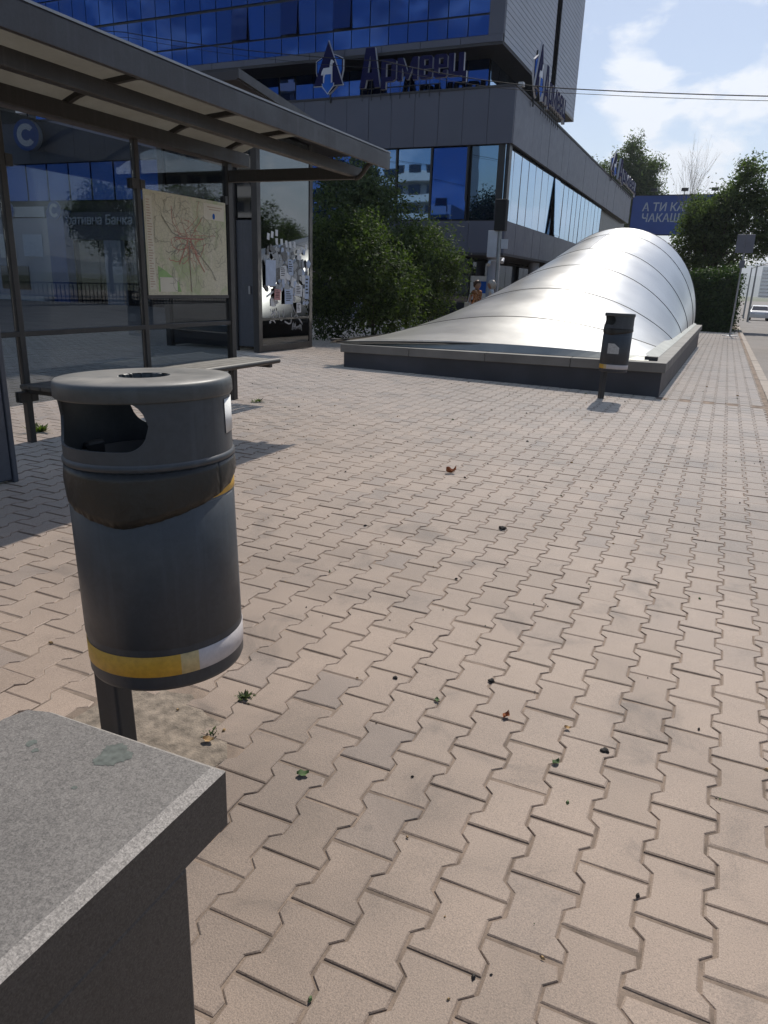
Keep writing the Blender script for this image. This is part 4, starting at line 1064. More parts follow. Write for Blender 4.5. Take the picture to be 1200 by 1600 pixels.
# ================================================================ vegetation
def leaf_cloud(blobs, n, size, seed, per=26, shell=.55, droop=0.0, up=.35, cl=.16, aspect=.45):
    """leaf-sized faces in clumps spread through the volume of several ellipsoids: (centre, radii, weight)"""
    r = random.Random(seed); mb = MB(); tot = sum(b[2] for b in blobs); vs = []; fs = []
    for c, rad, wgt in blobs:
        m = int(n * wgt / tot / per)
        for k in range(m):
            while True:
                d = Vector((r.gauss(0, 1), r.gauss(0, 1), r.gauss(0, 1)))
                if d.length > .01: break
            d.normalize(); q = shell + (1.08 - shell) * r.random() ** .7
            if r.random() < .10: q *= 1.12
            cc = Vector((c[0] + d.x * rad[0] * q, c[1] + d.y * rad[1] * q, c[2] + d.z * rad[2] * q))
            cr_ = cl * r.uniform(.6, 1.3); axis = (d + Vector((r.gauss(0, .5), r.gauss(0, .5), up + r.gauss(0, .4)))).normalized()
            for j in range(per):
                e = Vector((r.gauss(0, .5), r.gauss(0, .5), r.gauss(0, .5))) * cr_ + axis * cr_ * r.uniform(-1.0, 1.4)
                p = cc + e; p.z -= droop * e.length
                nrm = (axis * .6 + Vector((r.gauss(0, .6), r.gauss(0, .6), r.gauss(0, .6) + .3))).normalized()
                t = nrm.orthogonal().normalized(); t = Matrix.Rotation(r.uniform(0, 6.28), 3, nrm) @ t; b = nrm.cross(t)
                L = size * r.uniform(.6, 1.3); w_ = L * aspect
                o = len(vs); f_ = nrm * w_ * .25
                vs += [p - t * L * .5, p + b * w_ * .5 - f_, p + t * L * .5, p - b * w_ * .5 - f_]
                fs.append((o, o + 1, o + 2, o + 3))
    mb.add(vs, fs); return mb
def stems(mb, base, tips, r0, seed, n=6):
    r = random.Random(seed)
    for t in tips:
        p0 = Vector(base) + Vector((r.gauss(0, r0 * 3), r.gauss(0, r0 * 3), 0)); p1 = Vector(t); k = 6; pts = []
        for i in range(k):
            f = i / (k - 1); q = p0.lerp(p1, f); q.z = p0.z + (p1.z - p0.z) * f ** .8
            pts.append(q + Vector((r.gauss(0, .05), r.gauss(0, .05), 0)) * (1 if 0 < i < k - 1 else 0) * (p1 - p0).length * .35)
        mb.tube(pts, [r0 * (1 - .8 * i / (k - 1)) for i in range(k)], n)
def shrub(name, label, loc, blobs, n, size, seed, mat_, tips, cat='shrub', group=None, cl=.16, per=26, r0=.022, shell=.55, trunk=None):
    t = thing(name, label, cat, loc, 0, group)
    leaf_cloud(blobs, n, size, seed, per=per, cl=cl, shell=shell).build('crown' if trunk else 'foliage', M[mat_], t)
    mb = MB()
    if trunk:
        pts, rr = trunk; mb.tube(pts, rr, 10)
        for i, tp in enumerate(tips): stems(mb, pts[-1 - (i % 2)], [tp], r0, seed + i)
        mb.build('trunk', M['bark'], t)
    else:
        stems(mb, (0, 0, -.05), tips, r0, seed); mb.build('stem', M['bark'], t)
    return t
# big sunlit shrub right of the kiosk
bl = [((-.75, .1, 2.15), (.80, .85, .70), 1.2), ((-1.2, .1, 1.5), (.65, .8, .8), .9), ((.05, -.1, 1.75), (.75, .85, .65), 1.1), ((.55, -.1, 1.25), (.60, .8, .60), .9), ((-.4, -.3, .95), (.95, .8, .6), .9), ((.55, .0, .62), (.68, .7, .5), .6), ((-.9, -.2, .5), (.75, .6, .5), .6), ((-.35, .2, 2.5), (.45, .5, .32), .3), ((-1.25, .2, 2.35), (.45, .5, .5), .35)]
shrub('shrub', 'large leafy green shrub standing between the kiosk and the steel canopy', (-7.65, 16.2, gz(16.2)), bl, 21000, .098, 3, 'leaf',
      [(-.6, .2, 2.4), (.5, 0, 1.6), (-1.1, .2, 1.9), (.8, .2, 1.2), (0, -.2, 2.1), (-.2, .3, 2.6)], group='shrubs in front of the office block', cl=.20, per=34, shell=.62)
bl = [((-.15, 0, 2.45), (.72, .7, .62), 1.1), ((.32, -.1, 1.85), (.62, .7, .62), 1.0), ((-.55, .1, 1.7), (.6, .7, .7), .8), ((.02, 0, 1.15), (.62, .7, .6), .6), ((-.1, 0, .55), (.5, .6, .5), .4)]
shrub('shrub', 'lighter round shrub nearest the two people behind the canopy', (-7.92, 20.6, gz(20.6)), bl, 10500, .108, 5, 'leaf',
      [(-.3, .2, 2.6), (.4, 0, 2.2), (0, .2, 2.8)], group='shrubs in front of the office block', cl=.22, per=34, shell=.62)
# darker tree behind, in the shade of the block
bl = [((-.6, 0, 3.9), (1.3, 1.2, .95), 1.2), ((-1.7, .2, 3.1), (1.2, 1.1, 1.2), .8), ((.7, -.1, 3.1), (.95, 1.0, .9), .9), ((.1, 0, 2.0), (1.9, 1.1, 1.2), .9), ((-.9, 0, 4.6), (.75, .7, .6), .4), ((.1, 0, 4.25), (.6, .6, .6), .4), ((1.3, 0, 2.4), (.7, .8, .8), .5)]
shrub('small_tree', 'dark shaded tree behind the shrubs below the blue windows', (-10.9, 22.8, gz(22)), bl, 17000, .15, 8, 'leaf_tree',
      [(-.9, .2, 3.9), (.9, .1, 3.2), (0, .1, 4.6), (-1.5, 0, 3.2), (1.2, 0, 2.6)], cat='tree', cl=.28, per=34, trunk=([(0, 0, -.1), (.05, 0, .8), (-.05, .1, 1.7), (.1, 0, 2.5)], [.12, .10, .09, .07]))
# clipped hedge beyond the canopy
hg = thing('hedge', 'tall dark clipped hedge across the end of the paving', 'hedge', (-3.5, 38.2, gz(38)))
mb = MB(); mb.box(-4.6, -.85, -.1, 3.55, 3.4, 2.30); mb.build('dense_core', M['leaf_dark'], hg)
r = random.Random(31); mb = MB(); vs = []; fs = []
def hleaf(p, nrm, size):
    nn = (Vector(nrm) + Vector((r.gauss(0, .6), r.gauss(0, .6), r.gauss(0, .6)))).normalized()
    t = Matrix.Rotation(r.uniform(0, 6.28), 3, nn) @ nn.orthogonal().normalized(); b = nn.cross(t); L = size * r.uniform(.6, 1.3); o = len(vs)
    vs.extend([p - t * L * .5, p + b * L * .28, p + t * L * .5, p - b * L * .28]); fs.append((o, o + 1, o + 2, o + 3))
for k in range(17000):
    x = r.uniform(-4.7, 3.7); z = r.uniform(-.05, 2.55); y = -.92 + r.gauss(0, .10) + .12 * math.sin(x * 3.1 + z * 2)
    hleaf(Vector((x, y, min(z, 2.5))), (0, -1, .2), .12)
for k in range(11000):
    x = r.uniform(-4.7, 3.75); y = r.uniform(-1.0, 3.4); hleaf(Vector((x, y, 2.36 + abs(r.gauss(0, .13)) + .08 * math.sin(x * 2.3) * math.sin(y * 3) + (.25 * max(0, (x - 1.6)) * r.random()))), (0, 0, 1), .13)
for k in range(6000):
    z = r.uniform(0, 2.6); y = r.uniform(-1, 3.4); hleaf(Vector((3.62 + r.gauss(0, .14) + .2 * (r.random() < .1), y, z)), (1, 0, .2), .12)
mb.add(vs, fs); mb.build('foliage', M['leaf_hedge'], hg)

def big_tree(name, label, loc, h, blobs, n, size, seed, mat_='leaf_tree', tips=(), r0=.16, cl=.35, group=None, shell=.45):
    t = thing(name, label, 'tree', loc, 0, group)
    leaf_cloud(blobs, n, size, seed, per=30, cl=cl, shell=shell, up=.3).build('crown', M[mat_], t)
    mb = MB(); top = h * .45
    mb.tube([(0, 0, -.2), (.05, 0, top * .4), (-.06, .05, top * .8), (.02, 0, top)], [r0, r0 * .85, r0 * .7, r0 * .6], 10)
    for i, tp in enumerate(tips): stems(mb, (0, 0, top * (.75 if i % 2 else .98)), [tp], r0 * .42, seed + i)
    mb.build('trunk', M['bark'], t); return t
def rb(seed, n, c, spread, rad):
    r_ = random.Random(seed); res = []
    for k in range(n):
        d = Vector((r_.gauss(0, 1), r_.gauss(0, 1), r_.gauss(0, 1))).normalized() * r_.uniform(.35, 1.0)
        q = r_.uniform(.65, 1.25)
        res.append(((c[0] + d.x * spread[0], c[1] + d.y * spread[1], c[2] + d.z * spread[2]), (rad * q, rad * q, rad * q * .8), q * q))
    return res
bA = [((-2.9, 0, 12.0), (.75, .7, .65), .6), ((-1.9, 0, 11.4), (1.0, .9, .9), 1.0), ((-.7, 0, 12.6), (.95, .9, .8), .9), ((.6, 0, 11.6), (1.3, 1.2, 1.2), 1.5), ((-.2, 0, 13.4), (.6, .6, .6), .4)] + rb(41, 24, (0, 0, 9.6), (2.6, 2.4, 3.6), .95) + [((.1, 0, 13.9), (.5, .5, .9), .5), ((.8, 0, 13.0), (.45, .5, .7), .4), ((-2.6, 0, 10.8), (.9, .8, .7), .5), ((2.2, 0, 12.2), (.6, .6, .6), .4), ((1.2, 0, 10.2), (1.7, 1.5, 2.2), 1.8), ((-.8, 0, 9.0), (1.8, 1.5, 2.0), 1.8)]
big_tree('tall_tree', 'tall green tree rising above the far end of the parapet', (-16.6, 125, gz(125)), 14.5, bA, 42000, .23, 42, tips=[b[0] for b in bA[:12]], r0=.25, cl=.42).scale = (1.68, 1.68, 1.68)
bB = [((.7, 0, 6.9), (.95, .9, .9), 1.0), ((1.0, 0, 7.9), (.6, .6, .55), .5), ((.2, 0, 5.8), (1.25, 1.1, .9), 1.2), ((1.6, 0, 5.4), (1.1, 1, .95), 1.1), ((-.7, 0, 4.8), (1.05, 1, .9), 1), ((2.5, 0, 4.6), (1.0, .9, .8), .9), ((.6, 0, 4.0), (1.4, 1.1, .8), 1.0), ((3.3, -.3, 5.5), (1.1, 1, .9), 1.0), ((-.3, 0, 6.0), (.8, .8, .7), .7), ((-1.3, 0, 5.4), (.8, .8, .7), .6), ((3.9, -.3, 4.3), (.9, .9, .7), .7), ((1.7, 0, 6.7), (.7, .7, .6), .6), ((3.0, -.2, 6.7), (.6, .6, .5), .4), ((-.4, 0, 3.2), (.9, .9, .6), .5)]
big_tree('street_tree', 'spreading tree behind the hedge with branches over the road', (-.95, 45.5, gz(45)), 8.6, bB, 33000, .17, 52, tips=[b[0] for b in bB], r0=.15, cl=.30)
bC = [((-.2, 0, 6.4), (.65, .7, .6), .6), ((.35, 0, 5.6), (.9, .9, .7), 1.0), ((-.5, 0, 4.6), (.9, .9, .8), 1.0), ((.6, 0, 4.4), (1.0, 1, .8), 1.0), ((0, 0, 3.4), (1.2, 1.1, .8), 1.1), ((1.1, 0, 5.2), (.7, .8, .7), .6), ((-1.1, 0, 3.3), (.7, .7, .6), .5), ((.7, 0, 6.2), (.7, .7, .6), .6), ((1.2, 0, 6.9), (.5, .5, .45), .3)]
big_tree('street_tree', 'smaller tree in front of the blue billboard left of the spreading tree', (-2.1, 47.5, gz(47)), 7.2, bC, 15000, .17, 55, tips=[b[0] for b in bC], r0=.12, cl=.28)
# a bare, dead-topped tree behind them
bt = thing('bare_tree', 'thin bare branches standing above the crowns behind the billboard', 'tree', (-5.2, 86, gz(86)))
bt.scale = (.80, .80, 1.24)
mb = MB(); r = random.Random(12); mb.tube([(0, 0, 0), (.05, 0, 3), (0, 0, 5.5)], [.14, .11, .08], 8)
def twig(p, d, L, rad, dep):
    pts = [p]; q = Vector(p); dd = Vector(d)
    for i in range(4):
        dd = (dd + Vector((r.gauss(0, .14), r.gauss(0, .14), r.gauss(.05, .10)))).normalized(); q = q + dd * L / 4; pts.append(q.copy())
        if dep > 0 and i > 0:
            for s in range(2): twig(q, (dd + Vector((r.gauss(0, .55), r.gauss(0, .4), .15))).normalized(), L * .55, rad * .5, dep - 1)
    mb.tube(pts, [rad, rad * .85, rad * .7, rad * .55, rad * .35], 4)
for k in range(6): twig(Vector((0, 0, 5.0 + .2 * k)), Vector((r.gauss(0, .20), r.gauss(0, .15), 1.2)).normalized(), 4.6, .040, 2)
mb.build('branches', M['dead_wood'], bt)

# ================================================================ billboard
bb = thing('billboard', 'blue billboard with pale capitals half hidden by the trees', 'billboard', (-13.82, 110, 0))
MB().box(0, 0, 8.7, 11.5, .25, 13.50).build('panel', M['bill_blue'], bb)
mb = MB(); mb.box(-.12, -.03, 8.6, 0, .28, 13.6); mb.box(0, -.03, 13.50, 11.5, .28, 13.62); mb.box(0, -.03, 8.58, 11.5, .28, 8.7); mb.build('frame', M['mullion'], bb)
for s, z, body in ((1.42, 11.62, 'А ТИ КАК'), (1.42, 10.28, 'ЧАКАШ')):
    me = text_mesh(body, s, .006, .022, .06, 'LEFT', [M['letter_grey']]); o = link('lettering', me, bb); o.matrix_local = Matrix.Translation((1.30, -.012, z)) @ FRONT @ Matrix.Diagonal((.93, 1, 1, 1))
for x in (2.2, 9.3): MB().tube([(x, .3, -2), (x, .3, 13.3)], .2, 10).build('post', M['galv'], bb)
for x in (2.6, 6.4, 10.0):
    mb = MB(); mb.tube([(x, .1, 13.5), (x, -.6, 14.0)], .05, 6); mb.box(x - .42, -1.0, 13.95, x + .42, -.4, 14.3); mb.build('floodlight', M['mullion'], bb)

# ================================================================ posts and signs
sp = thing('bus_stop_sign', 'leaning stop pole with a grey board seen from behind by the kerb', 'sign', (.235, 33.4, gz(33.4)))
MB().tube([(0, 0, 0), (0, 0, 3.1), (-.005, 0, 3.82)], .034, 10).build('pole', M['galv'], sp)
for x0_, x1_ in ((-.33, -.02), (-.01, .31)):
    bevel(MB().box(x0_, -.045, 3.17, x1_, -.02, 3.86).build('board', M['sign_back'], sp), .01)
MB().box(-.10, -.06, 2.62, .10, -.035, 2.90).build('timetable', M['sign_back'], sp)
MB().lathe([(0, 0), (.30, 0), (.30, .02), (0, .025)], 20).build('foot_plate', M['galv'], sp)
tp = thing('signal_post', 'grey street post with a dark signal head and white boxes behind the canopy', 'signal post', (-6.55, 22.6, gz(22.6)))
MB().tube([(0, 0, 0), (0, 0, 3.65)], .055, 12).build('pole', M['galv'], tp)
mb = MB(); mb.box(-.17, -.13, 3.05, .17, .13, 3.92); bevel(mb.build('signal_head', M['black'], tp), .02)
bevel(MB().box(-.36, -.03, 2.30, -.06, .10, 3.06).build('white_box', M['sign_white'], tp), .01)
MB().box(.06, -.02, 2.55, .26, .02, 2.82).build('small_plate', M['sign_white'], tp)
for x, z in ((-.24, 2.14), (.17, 2.22)):
    mb = MB(); mb.tube([(0, 0, z + .06), (x, -.05, z + .06)], .015, 6); mb.tube([(x, -.02, z + .05), (x, -.16, z - .06)], [.035, .06], 10); mb.build('camera', M['bank_white'], tp)
pb = thing('wall_poster', 'pale poster with a blue print on the dark ground floor glass', 'poster', (-10.05, 32.2, 0))
MB().box(-.45, -.02, .72, .45, .02, 1.72).build('sheet', M['paper'], pb); MB().box(-.22, -.025, 1.0, .34, -.021, 1.5).build('print', M['logo_blue'], pb)

# street lamps by the road
lamp = None
def street_lamp(label, x, y, h, two=True):
    t = thing('street_lamp', label, 'street lamp', (x, y, gz(y)), 0, 'street lamps along the road')
    MB().tube([(0, 0, -.2), (0, 0, h * .5), (0, 0, h)], [.10, .08, .06], 8).build('pole', M['galv'], t)
    for s in ((1, -1) if two else (1,)):
        MB().tube([(0, 0, h - .1), (s * .9, 0, h + .25), (s * 1.8, 0, h + .32)], .04, 6).build('arm', M['galv'], t)
        bevel(MB().box(s * 1.75 - .15, -.16, h + .22, s * 1.75 + .55 * s + .15, .16, h + .36).build('lamp_head', M['sign_back'], t), .03)
    return t
street_lamp('slim street lamp beyond the stop pole, the taller of two', 1.75, 74, 4.6, False)
street_lamp('slim street lamp farther off beside the road', 1.75, 96, 5.4, False)
for y in (34, 52, 72): street_lamp('double armed street lamp mirrored in the side windows, ' + {34: 'the nearest', 52: 'the middle one', 72: 'the farthest'}[y], 13.5, y, 9.0)

# far tower on the skyline
ft = thing('far_tower', 'hazy pale tower block on the skyline over the road', 'building', (54, 1500, -20))
MB().box(-9, -9, 0, 9, 9, 70).build('wall', M['bank_white'], ft)
wn_ = MB().box(-8, -.4, 0, 8, 0, 2).mesh('window_strip', M['dark_glass'])
for k in range(10): link('window_strip', wn_, ft, (0, -9.1, 8 + 6 * k))

# ================================================================ overhead cables
def cable(label, pts, rad):
    mb = MB(); P = []
    for a, b in zip(pts, pts[1:]):
        for k in range(12):
            t = k / 12; p = Vector(a).lerp(Vector(b), t); p.z -= .10 * 4 * t * (1 - t); P.append(p)
    P.append(Vector(pts[-1])); mb.tube(P, rad, 5)
    o = mb.build('overhead_cable', M['wire']); tag(o, label, 'cable', 'overhead cables'); return o
cable('upper overhead cable crossing the sky from the office block', [(-26.0, 18, 9.25), (-16.34, 18, 7.66), (-8.40, 18, 6.36), (-3.55, 18, 5.45), (6.5, 18, 4.75)], .011)
cable('lower overhead cable just under the first one', [(-26.0, 18.2, 9.15), (-16.34, 18.2, 7.58), (-8.40, 18.2, 6.24), (-3.50, 18.2, 5.40), (6.5, 18.2, 4.72)], .006)
for x, z in ((-26.0, 0), (6.5, 0)):
    t = thing('cable_post', 'plain grey post carrying the overhead cables ' + ('behind the shelter' if x < 0 else 'across the road'), 'post', (x, 18.1, gz(18)), 0, 'posts for the cables'); MB().tube([(0, 0, -.2), (0, 0, 9.6 if x < 0 else 5.0)], [.12, .08], 10).build('pole', M['galv'], t)

# ================================================================ cars
def car(name, label, loc, rz, m, group='cars on the road'):
    t = thing(name, label, 'car', loc, rz, group)
    prof = [(-2.05, .30), (-2.10, .62), (-2.02, .86), (-1.25, .96), (-.55, 1.40), (.20, 1.47), (1.15, 1.42), (1.75, 1.05), (2.05, .95), (2.10, .60), (2.05, .30)]
    nx = len(prof); vs = []; fs = []
    for s in (-1, 1):
        for x, z in prof: vs.append((x, s * (.86 if z < 1.0 else .86 - (z - 1.0) * .42), z))
    for i in range(nx): fs.append((i, (i + 1) % nx, nx + (i + 1) % nx, nx + i))
    fs += [tuple(range(nx - 1, -1, -1)), tuple(range(nx, 2 * nx))]
    o = MB().add(vs, fs).build('body', M[m], t); bevel(o, .05, 3, 20)
    for s in (-1, 1):
        for q in ([(-1.02, 1.0), (-.50, 1.34), (.10, 1.39), (.10, 1.0)], [(.18, 1.0), (.18, 1.39), (1.08, 1.34), (1.48, 1.04)]):
            pts = [(x, s * (.868 - (z - 1.0) * .42), z) for x, z in q]; MB().add(pts, [tuple(range(4)) if s > 0 else (3, 2, 1, 0)]).build('side_window', M['dark_glass'], t)
    wsd = MB(); wsd.add([(-1.22, -.74, .99), (-1.22, .74, .99), (-.60, .64, 1.385), (-.60, -.64, 1.385)], [(0, 3, 2, 1)]); wsd.build('windscreen', M['dark_glass'], t)
    wsd = MB(); wsd.add([(1.74, -.74, 1.085), (1.74, .74, 1.085), (1.22, .64, 1.405), (1.22, -.64, 1.405)], [(0, 1, 2, 3)]); wsd.build('rear_window', M['dark_glass'], t)
    for x in (-1.30, 1.28):
        for s in (-1, 1):
            w = link('wheel', None, t, (x, s * .80, .31), (R(90), 0, 0)); w.empty_display_size = .1
            MB().lathe([(.20, -.10), (.29, -.10), (.315, -.06), (.315, .06), (.29, .10), (.20, .10)], 24).build('tyre', M['rubber'], w)
            MB().lathe([(.0, .06), (.20, .09), (.20, -.09), (.0, -.06)], 16).build('rim', M['galv'], w)
    for s in (-1, 1):
        MB().box(-2.12, s * .62 - .16, .64, -2.02, s * .62 + .16, .78).build('headlight', M['sign_white'], t)
        MB().box(2.02, s * .66 - .13, .68, 2.115, s * .66 + .13, .86).build('tail_light', M['car_red'], t)
    MB().box(2.06, -.26, .50, 2.12, .26, .61).build('number_plate', M['sign_white'], t)
    return t
car('parked_car', 'white car at the roadside just beyond the stop pole', (2.9, 84, gz(84) - .13), R(90), 'car_white')
car('parked_car', 'dark red car at the right edge beside the kerb', (2.75, 26.5, gz(26) - .13), R(90), 'car_red')
car('parked_car', 'grey car farther along the road', (5.4, 104, gz(104) - .13), R(90), 'car_grey')
rail = thing('median_fence', 'low black railing along the middle of the road, mirrored in the glass', 'fence', (13.0, 0, -.13))
mb = MB(); mb.box(-.02, 2, 1.0, .02, 46, 1.05); mb.box(-.02, 2, .2, .02, 46, .25); mb.build('rail', M['mullion'], rail)
mb = MB()
for k in range(220): mb.box(-.012, 2 + .2 * k, .2, .012, 2.025 + .2 * k, 1.0)
o = mb.build('bars', M['mullion'], rail); o['kind'] = 'stuff'
# trees on the other side of the boulevard, mirrored in the kiosk and the windows
bT = rb(77, 16, (0, 0, 5.2), (2.6, 2.6, 2.4), 1.25)
far_tree = big_tree('boulevard_tree', 'leafy tree across the boulevard, one of a row mirrored in the glass', (33, 44, 0), 9, bT, 9000, .30, 78, tips=[b[0] for b in bT[:8]], r0=.2, cl=.5, group='trees across the boulevard')
for k, (x, y, s) in enumerate([(32, 52, 1.1), (34, 61, .95), (32.5, 70, 1.15), (33.5, 80, 1.0), (33, 92, 1.1)]):
    c_ = copy_tree(far_tree); c_.location = (x, y, 0); c_.rotation_euler = (0, 0, k * 1.3); c_.scale = (s, s, s)

# ---------------------------------------------------------------- flats behind the camera, mirrored in the blue windows
fb = thing('apartment_block', 'white flats with rows of balconies mirrored in the blue windows', 'building', (-57, -52, 0))
MB().box(-19, -12, 0, 17, 0, 17.2).build('wall', M['wall_white'], fb)
fl_ = MB().box(-18.6, 0, 0, 16.8, 1.5, .22).mesh('balcony_slab', M['wall_white']); pp = MB().box(-18.6, 1.38, .22, 16.8, 1.5, 1.1).mesh('parapet', M['wall_white'])
wd_ = MB().box(-1.0, 0, 0, 1.0, .06, 1.9).mesh('window', M['dark_glass'])
for k in range(6):
    link('balcony_slab', fl_, fb, (0, 0, 1.6 + 2.8 * k)); link('parapet', pp, fb, (0, 0, 1.6 + 2.8 * k))
    for q in range(12): link('window', wd_, fb, (-17 + 2.95 * q, .001, 2.2 + 2.8 * k))

# ================================================================ two people walking behind the canopy
def person(label, loc, rz, hair, top_m, bottom_m, h, bun, seed):
    t = thing('person', label, 'person', loc, rz, 'people walking behind the canopy')
    s = h / 1.66
    J = dict(pel=(0, 0, .92), wst=(0, 0, 1.06), chs=(0, -.01, 1.25), nk=(0, 0, 1.40), nk2=(0, -.01, 1.465),
             hl=(.09, 0, .88), kl=(.10, -.06, .48), al=(.10, .06, .09), tl=(.11, -.08, .04), hr=(-.09, 0, .88), kr=(-.10, -.02, .48), ar=(-.10, .10, .10), tr=(-.11, -.04, .04),
             sl=(.17, 0, 1.36), el=(.225, .06, 1.09), wl_=(.22, -.05, .86), sr=(-.17, 0, 1.36), er=(-.225, .05, 1.09), wr=(-.22, -.06, .86),
             hdl=(.22, -.085, .79), hdr=(-.22, -.09, .79))
    rad = dict(pel=.135, wst=.115, chs=.135, nk=.065, nk2=.052, hl=.095, kl=.058, al=.038, tl=.034, hr=.095, kr=.058, ar=.038, tr=.034, sl=.058, el=.038, wl_=.027, sr=.058, er=.038, wr=.027, hdl=.034, hdr=.034)
    E_ = [('pel', 'wst'), ('wst', 'chs'), ('chs', 'nk'), ('nk', 'nk2'), ('pel', 'hl'), ('hl', 'kl'), ('kl', 'al'), ('al', 'tl'), ('pel', 'hr'), ('hr', 'kr'), ('kr', 'ar'), ('ar', 'tr'), ('chs', 'sl'), ('sl', 'el'), ('el', 'wl_'), ('wl_', 'hdl'), ('chs', 'sr'), ('sr', 'er'), ('er', 'wr'), ('wr', 'hdr')]
    keys = list(J); me = bpy.data.meshes.new('body'); me.from_pydata([tuple(c * s for c in J[k]) for k in keys], [(keys.index(a), keys.index(b)) for a, b in E_], [])
    o = bpy.data.objects.new('body', me); col.objects.link(o)
    md = o.modifiers.new('skin', 'SKIN'); o.modifiers.new('sub', 'SUBSURF').levels = 2
    for i, k in enumerate(keys):
        v = me.skin_vertices[0].data[i]; v.radius = (rad[k] * s, rad[k] * s * (.72 if k in ('pel', 'wst', 'chs') else 1)); v.use_root = k == 'pel'
    bpy.context.view_layer.update()
    m2 = bpy.data.meshes.new_from_object(o.evaluated_get(bpy.context.evaluated_depsgraph_get())); bpy.data.objects.remove(o)
    # head grown into the same mesh
    bm = bmesh.new(); bm.from_mesh(m2)
    g = bmesh.ops.create_icosphere(bm, subdivisions=3, radius=.108 * s)['verts']
    for v in g:
        x, y, z = v.co / s; 
        y *= 1.12; z *= 1.22; x *= .90
        if z < -.03: x *= 1 + (z + .03) * 2.2; 
        y -= .028 * math.exp(-((x / .018) ** 2 + ((z + .018) / .024) ** 2)) if y < 0 else 0        # nose
        v.co = Vector((x, y - .012, z + 1.545)) * s
    for sx in (-1, 1):
        e = bmesh.ops.create_icosphere(bm, subdivisions=1, radius=.026 * s)['verts']
        for v in e: v.co = Vector((v.co.x * .35 + sx * .098 * s, v.co.y * .8, v.co.z * 1.1 + 1.54 * s))
    bm.to_mesh(m2); bm.free(); m2.materials.clear()
    for m in (M['skin'], M[top_m], M[bottom_m]): m2.materials.append(m)
    for p in m2.polygons:
        z = p.center.z / s; ax = abs(p.center.x / s); p.use_smooth = True
        p.material_index = 1 if (.98 < z < 1.40 and ax < .20) or (z >= 1.2 and z < 1.42 and ax < .235) else (2 if .42 < z <= .98 and ax < .19 else 0)
    link('body', m2, t)
    mb = MB(); r_ = random.Random(seed)
    n1, n2 = 22, 12; vs = []; fs = []
    for i in range(n2 + 1):
        la = R(-62 if not bun else -30) + R(152 if not bun else 120) * i / n2
        for k in range(n1):
            lo = 2 * math.pi * k / n1; front = max(0, -math.sin(lo)); la2 = la if la > R(18) else la + (R(18) - la) * min(1, front * 1.6)
            q = 1.10 + r_.uniform(-.025, .03)
            vs.append((math.cos(lo) * math.cos(la2) * .108 * .95 * q * s, (math.sin(lo) * math.cos(la2) * .121 * q - .006) * s, (math.sin(la2) * .132 * q + 1.548) * s))
    for i in range(n2):
        for k in range(n1): fs.append((i * n1 + k, i * n1 + (k + 1) % n1, (i + 1) * n1 + (k + 1) % n1, (i + 1) * n1 + k))
    mb.add(vs, fs, 0, True); mb.add(vs[-n1:], [tuple(range(n1))], 0, True)
    if bun:
        b2 = MB(); b2.lathe([(0, -.05 * s), (.04 * s, -.035 * s), (.055 * s, 0), (.04 * s, .035 * s), (0, .05 * s)], 14, (0, .115 * s, 1.60 * s)); mb.add(b2.v, b2.f, 0, True)
    mb.build('hair', M[hair], t)
    sk = MB(); sk.lathe([(.125 * s, 1.02 * s), (.165 * s, .9 * s), (.20 * s, .62 * s), (.225 * s, .42 * s)], 24)
    so = sk.build('skirt', M[bottom_m], t); so.scale = (1, .75, 1)
    for sx in (-1, 1): MB().box(sx * .105 * s - .04, -.13, 0, sx * .105 * s + .04, .10, .04).build('shoe', M['rubber'], t)
    if not bun: return t
    bg2 = MB(); bg2.box(-.33 * s, -.05, .78 * s, -.27 * s, .16, 1.02 * s); bg2.tube([(-.30 * s, .05, 1.02 * s), (-.24 * s, .05, 1.25 * s), (-.17 * s, 0, 1.42 * s), (-.10 * s, .02, 1.44 * s)], .012, 6)
    bg2.build('shoulder_bag', M['paper'], t)
    return t
def mat_print():
    m = NT('orange_print'); v = m.noise(22, 2, .5, m.co(), .8)
    m.base(m.ramp(v, [(.38, (.10, .045, .02)), (.47, (.46, .18, .06)), (.60, (.50, .26, .10)), (.70, (.75, .70, .62))])); m.rough(.8); return m.m
M['print'] = mat_print(); M['white_top'] = simple('white_cotton', (.72, .71, .68), .85, var=.06)
PG = -.16
person('woman with brown hair in an orange printed dress behind the canopy', (-6.93, 21.9, PG), R(60), 'hair_brown', 'print', 'print', 1.60, True, 1)
person('woman with pale hair in a white top beside the signal post', (-6.50, 22.0, PG), R(-70), 'hair_pale', 'white_top', 'logo_blue', 1.62, False, 2)

# ================================================================ small litter on the paving
def leaf_thing(name, label, x, y, size, m, rz, curl=.5, cat='leaf', group=None):
    mb = MB(); n = 7; vs = []; fs = []; r_ = random.Random(int(x * 1000) + int(y * 77))
    for i in range(n + 1):
        t = i / n; w_ = math.sin(math.pi * (t * .9 + .06)) ** .8 * .36 * (1 + r_.uniform(-.22, .22))
        for q in (-1, 0, 1): vs.append(((t - .5) * size, q * w_ * size, size * (curl * (t - .4) ** 2 * .9 + abs(q) * curl * .35 * (1 + .4 * math.sin(7 * t))) + .003))
    for i in range(n):
        for q in (0, 1): fs.append((3 * i + q, 3 * i + 3 + q, 3 * i + 4 + q, 3 * i + 1 + q))
    mb.add(vs, fs, 0, False); o = mb.build(name, M[m], None, (x, y, gz(y) + .001), (0, 0, rz)); tag(o, label, cat, group); return o
leaf_thing('dry_leaf', 'curled orange dry leaf alone in the middle of the paving', -1.642, 4.87, .072, 'dry', .3, 1.1)
leaf_thing('dry_leaf', 'small reddish leaf on a joint in the near paving', -.44, 1.998, .030, 'dry', 1.2, .8)
